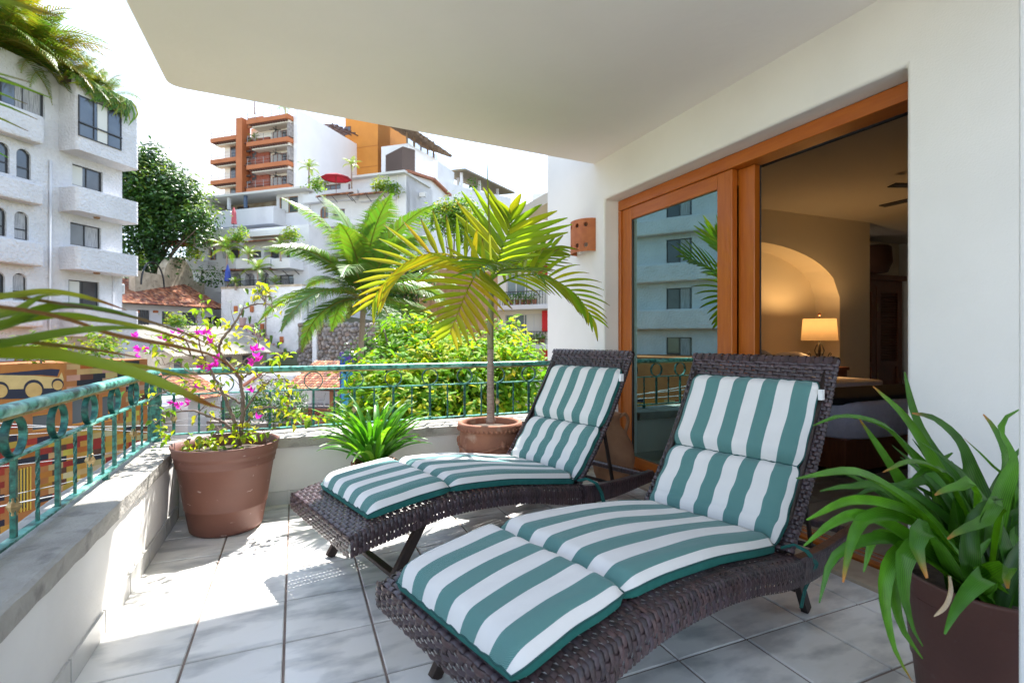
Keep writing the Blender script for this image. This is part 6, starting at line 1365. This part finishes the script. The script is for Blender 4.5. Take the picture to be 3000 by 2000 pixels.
# lower white terrace seen through the railing corner
LT = Fac(600, 38., 30.); lt = LT.root('lower_terrace', 'white low house with a shaded terrace seen through the railing corner', 'building')
x0, x1 = LT.loc(500, 1250)[0], LT.loc(700, 1250)[0]; zs = LT.loc(600, 1248)[1]; zt = LT.loc(600, 1178)[1]
MB().bx(x0 - 8, x1, -.2, 0, -8, zs).build('front_wall', VW, lt); MB().bx(x0 - 8, x1, -.26, .04, zs + .003, zs + .12).build('brick_cap', BLK, lt); MB().bx(x0 - 8, x1, 0.01, 5, -8, zs - .9).build('terrace_floor', M('grey_floor', (.30, .28, .28), .8), lt); MB().bx(x0 - 8, x1, 3.2, 3.4, zs - .9, zt).build('back_wall', M('dark_red_wall', (.16, .07, .05), .9), lt)
MB().bx(x0 - 8, x1, -.6, 5, zt, zt + .35).build('roof_slab', M('grey_white_slab', (.70, .70, .70), .8), lt)
for x in (x0 + .5, x1 - .3): MB().bx(x - .15, x + .15, -.1, .2, zs + .13, zt).build('post', VW, lt)
for k, u in enumerate((540, 575)): x = LT.loc(u, 1250)[0]; chair(LT.wpt(x, 1.0, zs - .9), LT.rz + 2.8 + k, ('white plastic chair on the lower terrace, left of the pair', 'white plastic chair on the lower terrace, right of the pair')[k])
# corrugated and white roofs in between
CR_ = Fac(640, 46., 40.); co = CR_.root('corrugated_roof_house', 'house with a pale corrugated roof in front of the stairs', 'building')
e0, e1 = CR_.loc(470, 1030), CR_.loc(800, 1030); zr_ = CR_.loc(690, 985)[1] + 1.0
mb = MB(); n = 90
for i in range(n + 1):
    x = e0[0] + (e1[0] - e0[0]) * i / n; dz = .04 * (1 if i % 2 else -1); o_ = mb.add([(x, -1.5, e1[1] + dz), (x, 4.5, zr_ + dz)], [])
mb.f = [(2 * i, 2 * i + 2, 2 * i + 3, 2 * i + 1) for i in range(n)]
mb.build('roof', M('cream_corrugated', (.36, .33, .26), .8, (.29, .26, .20), 2), co)
hh = [CR_.rect(520, 545, 1050, 1090), CR_.rect(590, 615, 1045, 1100), CR_.rect(660, 690, 1045, 1075), CR_.rect(720, 745, 1040, 1070)]
wallbox(co, e0[0] + .4, e1[0] - .6, -8, e1[1] + .3, hh, 4, M('tan_wall', (.55, .47, .38), .85, (.42, .35, .28), 2), y0=.4)
for q in hh: window(co, q, y=.5, n=1, m=WFR)
W2 = Fac(760, 40., -49.); w2 = W2.root('white_roof_house', 'plain white house wall with a sloping brown beam under the railing', 'building')
x0, x1, z0, z1 = W2.rect(560, 860, 1095, 1300); MB().bx(x0, x1, 0, 5, -8, z1).build('wall', VW, w2); a_, b_ = W2.loc(715, 1130), W2.loc(770, 1092); MB().bar((a_[0], -.12, a_[1]), (b_[0], -.12, b_[1]), .2, .18).build('beam', M('red_beam', (.42, .16, .10), .8), w2)
BR_ = Fac(600, 36., 30.); b2 = BR_.root('small_tiled_roof', 'small brown tiled roof seen through the bougainvillea', 'building'); x0, x1 = BR_.loc(555, 1160)[0], BR_.loc(650, 1160)[0]; z0, z1 = BR_.loc(600, 1165)[1], BR_.loc(600, 1115)[1] + .5
tiles_on(b2, x0, x1, -.6, z0, 2.5, z1, .24, .4, 12); MB().bx(x0, x1, .1, 2.4, z0 - 3, z0 - .06).build('wall', VW, b2)
# painted wall panels by the palm
BM = Fac(1080, 30., -49.); bm_ = BM.root('painted_wall', 'wall painted blue with an orange sun arch behind the palm trunk', 'wall'); x0, x1, z0, z1 = BM.rect(1000, 1110, 1085, 1165); MB().bx(x0, x1, 0, .2, -8, z1).build('wall', M('blue_paint', (.05, .30, .62), .8, (.10, .42, .70), 2), bm_)
for ru, rv, c, o_ in ((34, 46, (.66, .36, .16), .004), (20, 30, (.75, .28, .05), .008), (12, 20, (.45, .10, .04), .012)):
    mb = MB(); pts = [BM.loc(1050 + ru * math.cos(a), 1150 - rv * math.sin(a)) for a in stepped(0, math.pi, 16)]; mb.add([(p[0], -o_, p[1]) for p in pts], [tuple(range(17))], c); mb.build('painted_arch', MUR, bm_)
PM = Fac(1020, 33., -49.); pm_ = PM.root('purple_mural', 'small wall painted with blue and purple robed figures', 'wall'); x0, x1, z0, z1 = PM.rect(995, 1042, 1028, 1072); MB().bx(x0, x1, 0, .2, -8, z1 - .1).build('wall', M('violet_paint', (.05, .06, .38), .8, (.16, .06, .36), 5), pm_)
for k, (u, v, ru, rv, c) in enumerate(((1008, 1060, 10, 16, (.03, .10, .55)), (1030, 1052, 14, 24, (.14, .07, .38)), (1016, 1036, 9, 9, (.08, .22, .10)), (1032, 1030, 8, 8, (.20, .10, .06)))):
    mb = MB(); pts = [PM.loc(u + ru * math.cos(a), v + rv * math.sin(a)) for a in stepped(0, 6.283, 19)[:-1]]; mb.add([(p[0], -.004 * (k + 1), p[1]) for p in pts], [tuple(range(18))], c); mb.build('painted_figure', MUR, pm_)
# ============ trees and palms of the town
def tree(name, label, base, trunk, ells, n, leaf, cols, seed, mat, limbs=7, tops=None, clump=14, tr=.3, group=None, parts=0):
    t = thing(name, label, 'tree', base, 0, group); rr = random.Random(seed); c = sum((Vector(e[0]) for e in ells), Vector()) / len(ells)
    MB().tube(spline([(0, 0, 0), trunk, c * .8 + Vector(trunk) * .2], 10), [tr * (1 - .06 * i) for i in range(11)], 9).build('trunk', BARK2, t, smooth=True)
    for k in range(limbs):
        e = ells[k % len(ells)]; q = Vector((rr.uniform(-.8, .8) * e[1][0], rr.uniform(-.8, .8) * e[1][1], rr.uniform(-.2, .7) * e[1][2])) + Vector(e[0])
        MB().tube(spline([Vector(trunk), (Vector(trunk) + q) * .5 + Vector((0, 0, .4)), q], 8), [tr * .5 * (1 - .1 * i) for i in range(9)], 6).build('limb', BARK2, t, smooth=True)
    mb = MB(); leafcloud(mb, rr, ells, n, leaf, cols, clump=clump, tops=tops); mb.build('crown', mat, t, kind='stuff')
    if parts:
        lms = []
        for cc in cols + ([tops] if tops else []):
            m = MB(); strap(m, [Vector((0, leaf * (i / 6 - .5), -leaf * .25 * (i / 6) ** 2)) for i in range(7)], leaf * .42, Vector((0, 0, 1)), cc, fold=.35, tip=.25, base=.4, tpow=.8); lms.append(m.mesh('leaf', mat, True))
        cam_l = Vector((0, 0, CAM_H)) - Vector(base)
        k = 0
        while k < parts:
            e = rr.choice(ells); d = Vector((rr.gauss(0, 1), rr.gauss(0, 1), rr.gauss(0, 1))).normalized()
            if d.dot((cam_l - Vector(e[0])).normalized()) < .25: continue
            p = Vector(e[0]) + Vector((d.x * e[1][0], d.y * e[1][1], d.z * e[1][2])) * rr.uniform(.95, 1.06); o = obj('leaf', rr.choice(lms), t, p); o.rotation_euler = (rr.uniform(-1, .4), rr.uniform(-.6, .6), rr.uniform(0, 6.28)); q = rr.uniform(.8, 1.3); o.scale = (q, q, q); k += 1
    return t
BARK2 = M('tree_bark', (.14, .10, .08), .9, (.08, .06, .045), 4, bump=.5, bs=12)
def rel(u, v, d, b): return tuple(at(u, v, d) - Vector(b))
b_ = at(455, 900, 60.); b_.z = 0.
DK = [(.030, .085, .018), (.045, .12, .02), (.06, .15, .02), (.025, .065, .018)]
E_ = [(rel(430, 560, 60, b_), (3.6, 3.6, 4.2)), (rel(490, 590, 60, b_), (4.0, 3.6, 3.6)), (rel(390, 500, 60, b_), (2.4, 2.6, 3.0)), (rel(560, 640, 59, b_), (2.4, 2.2, 2.0)), (rel(410, 680, 59, b_), (2.6, 2.6, 3.4)), (rel(500, 680, 59, b_), (3.2, 2.4, 1.6)), (rel(450, 480, 60, b_), (2.2, 2.4, 1.8)), (rel(400, 780, 58, b_), (2.0, 2.0, 1.8)), (rel(592, 690, 58, b_), (1.2, 1.2, .9)), (rel(540, 560, 59, b_), (1.5, 1.5, 1.2)), (rel(375, 440, 60, b_), (1.0, 1.2, 1.0)), (rel(600, 620, 58, b_), (.9, .9, .7)), (rel(470, 760, 58, b_), (1.6, 1.4, 1.0))]
tree('broadleaf_tree', 'large dark green tree between the apartment block and the tower', b_, (0, 0, 8), E_, 24000, .5, DK, 3, FOLD, 12, tops=(.20, .32, .04), tr=.45, clump=26)  # lighter top tufts put sunlit leaves into the crown's colour
b_ = at(1330, 850, 45.); b_.z = -2.
tree('small_tree', 'small light green tree in front of the gabled villa', b_, (0, .2, 7), [(rel(1300, 640, 45, b_), (1.9, 1.6, 1.4)), (rel(1360, 640, 45, b_), (1.8, 1.6, 1.7)), (rel(1340, 600, 45, b_), (1.3, 1.2, 1.0)), (rel(1390, 690, 45, b_), (1.4, 1.2, 1.4)), (rel(1270, 620, 45, b_), (.9, .9, .7))], 3600, .36, [(.13, .25, .03), (.18, .30, .03), (.09, .19, .03)], 7, FOL, 8, tops=(.36, .36, .03), tr=.14)
b_ = at(1230, 1400, 13.5); b_.z = -8.
LIME = [(.17, .33, .02), (.23, .38, .02), (.12, .27, .02), (.08, .20, .02)]
E_ = [(rel(1190, 1130, 13.3, b_), (1.4, 1.4, 1.1)), (rel(1350, 1120, 13.6, b_), (1.9, 1.4, 1.2)), (rel(1200, 1000, 14.4, b_), (1.0, .9, .7)), (rel(1120, 1090, 14.0, b_), (.7, .8, .7)), (rel(1480, 1120, 13.6, b_), (1.0, 1.0, 1.0)), (rel(1270, 1200, 12.6, b_), (1.9, 1.2, .8)), (rel(1090, 1215, 12.8, b_), (.7, 1.0, .5)), (rel(1330, 1030, 14.2, b_), (1.0, .9, .5)), (rel(1500, 1030, 14.5, b_), (.7, .7, .6)), (rel(1450, 980, 15, b_), (.5, .5, .45)), (rel(1560, 1110, 13.6, b_), (.5, .6, .6)), (rel(1180, 960, 14.8, b_), (.6, .6, .4))]
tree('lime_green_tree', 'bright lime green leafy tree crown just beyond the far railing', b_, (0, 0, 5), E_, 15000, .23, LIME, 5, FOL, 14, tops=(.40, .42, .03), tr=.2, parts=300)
b_ = at(1180, 880, 30.); b_.z = -8
tree('shady_tree', 'dark leafy tree behind the coconut palm crown', b_, (0, 0, 7), [(rel(1180, 840, 30, b_), (1.9, 1.5, 1.5)), (rel(1210, 790, 30, b_), (1.4, 1.2, 1.0)), (rel(1120, 870, 31, b_), (1.4, 1.2, 1.0)), (rel(1080, 1060, 31, b_), (1.4, 1., 1.6))], 3600, .30, [(.04, .11, .02), (.07, .16, .02)], 8, FOLD, 8, tr=.2)
b_ = at(770, 1260, 30.); b_.z = -8
tree('vine_mass', 'dense green creeper hanging over the wall below the railing', b_, (0, 0, 1), [(rel(800, 1180, 30, b_), (1.9, .7, 1.3)), (rel(740, 1200, 30.5, b_), (1.6, .6, .9)), (rel(850, 1220, 29.5, b_), (1.0, .6, .8)), (rel(870, 1150, 31, b_), (.5, .4, .8))], 5000, .15, [(.035, .12, .02), (.055, .16, .02)], 9, FOLD, 5, tr=.1)
for k, (u, v, d, rr_, lab) in enumerate(((120, 1030, 21, .8, 'yellow green shrub hanging over the mural wall at the far left'), (280, 1020, 23, 1.0, 'feathery shrub on the roof of the mural building'), (410, 850, 60, 2.2, 'dark shrub under the large tree'), (620, 815, 60, 1.6, 'shrub inside the iron arch'), (560, 745, 59, 1.2, 'shrub on the middle villa terrace edge'), (515, 945, 47, .7, 'flowering shrub below the house window'), (1010, 1245, 16, .5, 'low yellow green shrub under the coconut palm'), (1115, 545, 61, .9, 'potted shrub on the gabled villa balcony'), (1150, 555, 61, .8, 'right potted shrub on the gabled villa balcony'), (930, 545, 61, .9, 'yellowish shrub beside the red umbrella'), (700, 690, 58, .8, 'yellow shrub on the white terrace wall'), (850, 690, 58, .8, 'golden shrub below the blue arched window'))):
    planter_leaves('shrub', lab, at(u, v, d) - Vector((0, 0, rr_ * .4)), rr_, 420, .22 if d < 40 else .34, [(.14, .26, .03), (.08, .18, .02), (.24, .30, .03)] if k not in (2, 3) else DK, 50 + k)
# coconut palm
b_ = at(1040, 1500, 25.); b_.z = -8.
tp = at(1066, 872, 25.) - b_
cp = leaf_palm('coconut_palm', 'coconut palm with long drooping fronds and green coconuts in mid distance', b_, tp.z, 24, 5.5, 14, [(.10, .20, .03), (.13, .24, .03), (.08, .16, .03)], lean=(tp.x, tp.y), pairs=84, wid=.027, tr=.17, droopy=.9, up0=1.22, coco=True)
# small palms
for k, (u, v, d, h, L_, lab) in enumerate(((778, 1060, 56, 7.2, 1.9, 'small thin palm standing against the rough white wall'), (746, 330, 80, 4.0, 1.6, 'palm on the top terrace of the condo tower, left'), (835, 345, 79, 1.6, 1.5, 'potted palms at the corner of the condo roof'), (570, 715, 59, 1.2, 1.7, 'small palm in front of the middle villa awning'), (665, 790, 57, 2.2, 2.4, 'broad leaved palm in front of the middle villa wall'), (755, 842, 57, 2.0, 2.2, 'young coconut palm on the lower villa terrace'), (728, 765, 58, .8, 1.5, 'bushy palm left of the villa pillar'), (822, 757, 57, 1.4, 1.6, 'palm right of the villa pillar'), (690, 842, 57, .5, 1.2, 'low palm left on the railing terrace'), (805, 842, 57, .5, 1.2, 'low palm right on the railing terrace'), (1030, 545, 62, 2.6, 1.3, 'yellow papaya like palm beside the red umbrella'), (905, 545, 62, 2.2, 1.6, 'yellow green palm left of the red umbrella'), (745, 420, 77, .8, 1.1, 'small palm on the tower balcony by the brick panel'))):
    leaf_palm('small_palm', lab, at(u, v, d), h, 12, L_, 60 + k, [(.12, .22, .03), (.16, .25, .03)] if k not in (10, 11) else [(.17, .26, .03)], group='palms on the hillside', pairs=20, wid=.07, tr=.10, droopy=1.0)
# plants spilling over the apartment roof
rr = random.Random(31)
for k in range(15):
    u = -70 + 27 * k; d = A.loc(min(u, 350), 300)[0]; x = A.loc(u, 300)[0]
    z = rz_ - .2 if u < 170 else A.loc(290, 258, 1.15)[1] - .1
    p = A.wpt(x, rr.uniform(.4, 1.2) - (.7 if u > 170 else 0), z)
    leaf_palm('roof_palm', 'areca palm clump on the apartment roof, number %s from the left edge' % ('one two three four five six seven eight nine ten eleven twelve thirteen fourteen fifteen'.split()[k]), p, .25, 17, (rr.uniform(3.4, 4.2) if u < 100 else rr.uniform(2.4, 3.2)) if u < 200 else 1.7, 90 + k, [(.10, .18, .02), (.16, .22, .02), (.20, .19, .02), (.07, .14, .02)], group='areca palms on the apartment roof', pairs=26, wid=.040, droopy=.95 if u < 300 else 1.3, up0=1.15)
for k in range(5):
    u = 235 + 30 * k; x = A.loc(u, 300, 1.15)[0]; z = A.loc(290, 258, 1.15)[1]
    t = thing('hanging_fern', 'green fern trailing over the top bay, %s from the left' % ('first', 'second', 'third', 'fourth', 'fifth')[k], 'fern', A.wpt(x, -.9, z), A.rz, 'ferns trailing over the top bay'); mb = MB(); r2 = random.Random(k)
    for q in range(26):
        L_ = r2.uniform(.3, .6 + .2 * k); xx = r2.uniform(-.5, .5); strap(mb, spline([(xx, .3, .0), (xx + r2.uniform(-.2, .2), -.25, .12), (xx + r2.uniform(-.3, .3), -.45, -L_ * .5), (xx + r2.uniform(-.3, .3), -.42, -L_)], 8), .16, Vector((0, -1, .3)), r2.choice([(.07, .17, .02), (.10, .21, .02), (.2, .24, .02)]), tip=.2)
    mb.build('fronds', LEAFG, t, kind='stuff'); MB().bx(-.4, .4, .1, .5, -.25, .02).build('root_ball', SOIL, t)
# umbrellas
def umbrella(p, r, h, label, closed=False):
    t = thing('parasol', label, 'parasol', p); MB().tube([(0, 0, 0), (0, 0, h)], .03, 8).build('pole', WFR, t)
    if closed: MB().lathe([(.05, h), (.22, h - .6), (.26, h - 1.6), (.30, h - 2.0), (.1, h - 1.95)], 10, wob=lambda a, z: .15 * math.cos(5 * a)).build('canopy', M('faded_red_canvas', (.55, .12, .14), .8), t)
    else:
        MB().lathe([(0, h + .05), (r * .5, h - r * .12), (r, h - r * .32), (r * 1.0, h - r * .38), (r * .97, h - r * .33)], 8).build('canopy', RED, t)
        for k in range(8): a = k * math.pi / 4; MB().tube([(0, 0, h - .1), (math.cos(a) * r * .95, math.sin(a) * r * .95, h - r * .33)], .02, 5).build('rib', WFR, t)
    return t
umbrella(at(985, 565, 61.), 1.75, 2.3, 'open dark red parasol on the gabled villa terrace'); umbrella(at(510, 745, 61.), 1.9, 1.9, 'open red parasol under the large tree'); umbrella(at(685, 668, 62.), 1, 2.5, 'closed faded red parasol on the white terrace', True)
o_ = at(667, 842, 57.); bu = thing('parasol', 'closed blue parasol beside the yellow pot on the villa terrace', 'parasol', o_); MB().tube([(0, 0, 0), (0, 0, 2.7)], .04, 8).build('pole', WFR, bu); MB().lathe([(.04, 2.6), (.25, 1.8), (.33, .7), (.1, .7)], 10, wob=lambda a, z: .12 * math.cos(5 * a)).build('canopy', M('blue_canvas', (.03, .06, .30), .8), bu)
# overhead wires
for k, (a_, b_) in enumerate((((520, 1215, 14), (1130, 1205, 26)), ((480, 1235, 13), (1000, 1262, 24)), ((0, 1240, 12), (520, 1210, 20)), ((0, 1330, 12), (500, 1275, 20)), ((0, 1420, 12), (420, 1330, 20)), ((800, 1290, 14), (1100, 1220, 24)))):
    p, q = at(*a_), at(*b_); p2 = p + (p - q) * .8; q2 = q + (q - p) * .8
    mb = MB().tube([p2.lerp(q2, i / 12) - Vector((0, 0, .35 * math.sin(math.pi * i / 12))) for i in range(13)], .011, 5); tag(mb.build('overhead_wire', M('wire', (.25, .25, .26), .5)), ('upper overhead wire crossing beyond the far railing', 'lower overhead wire crossing beyond the far railing', 'top overhead wire in front of the mural', 'middle overhead wire in front of the mural', 'bottom overhead wire in front of the mural', 'steep overhead wire below the coconut palm')[k], 'wire')
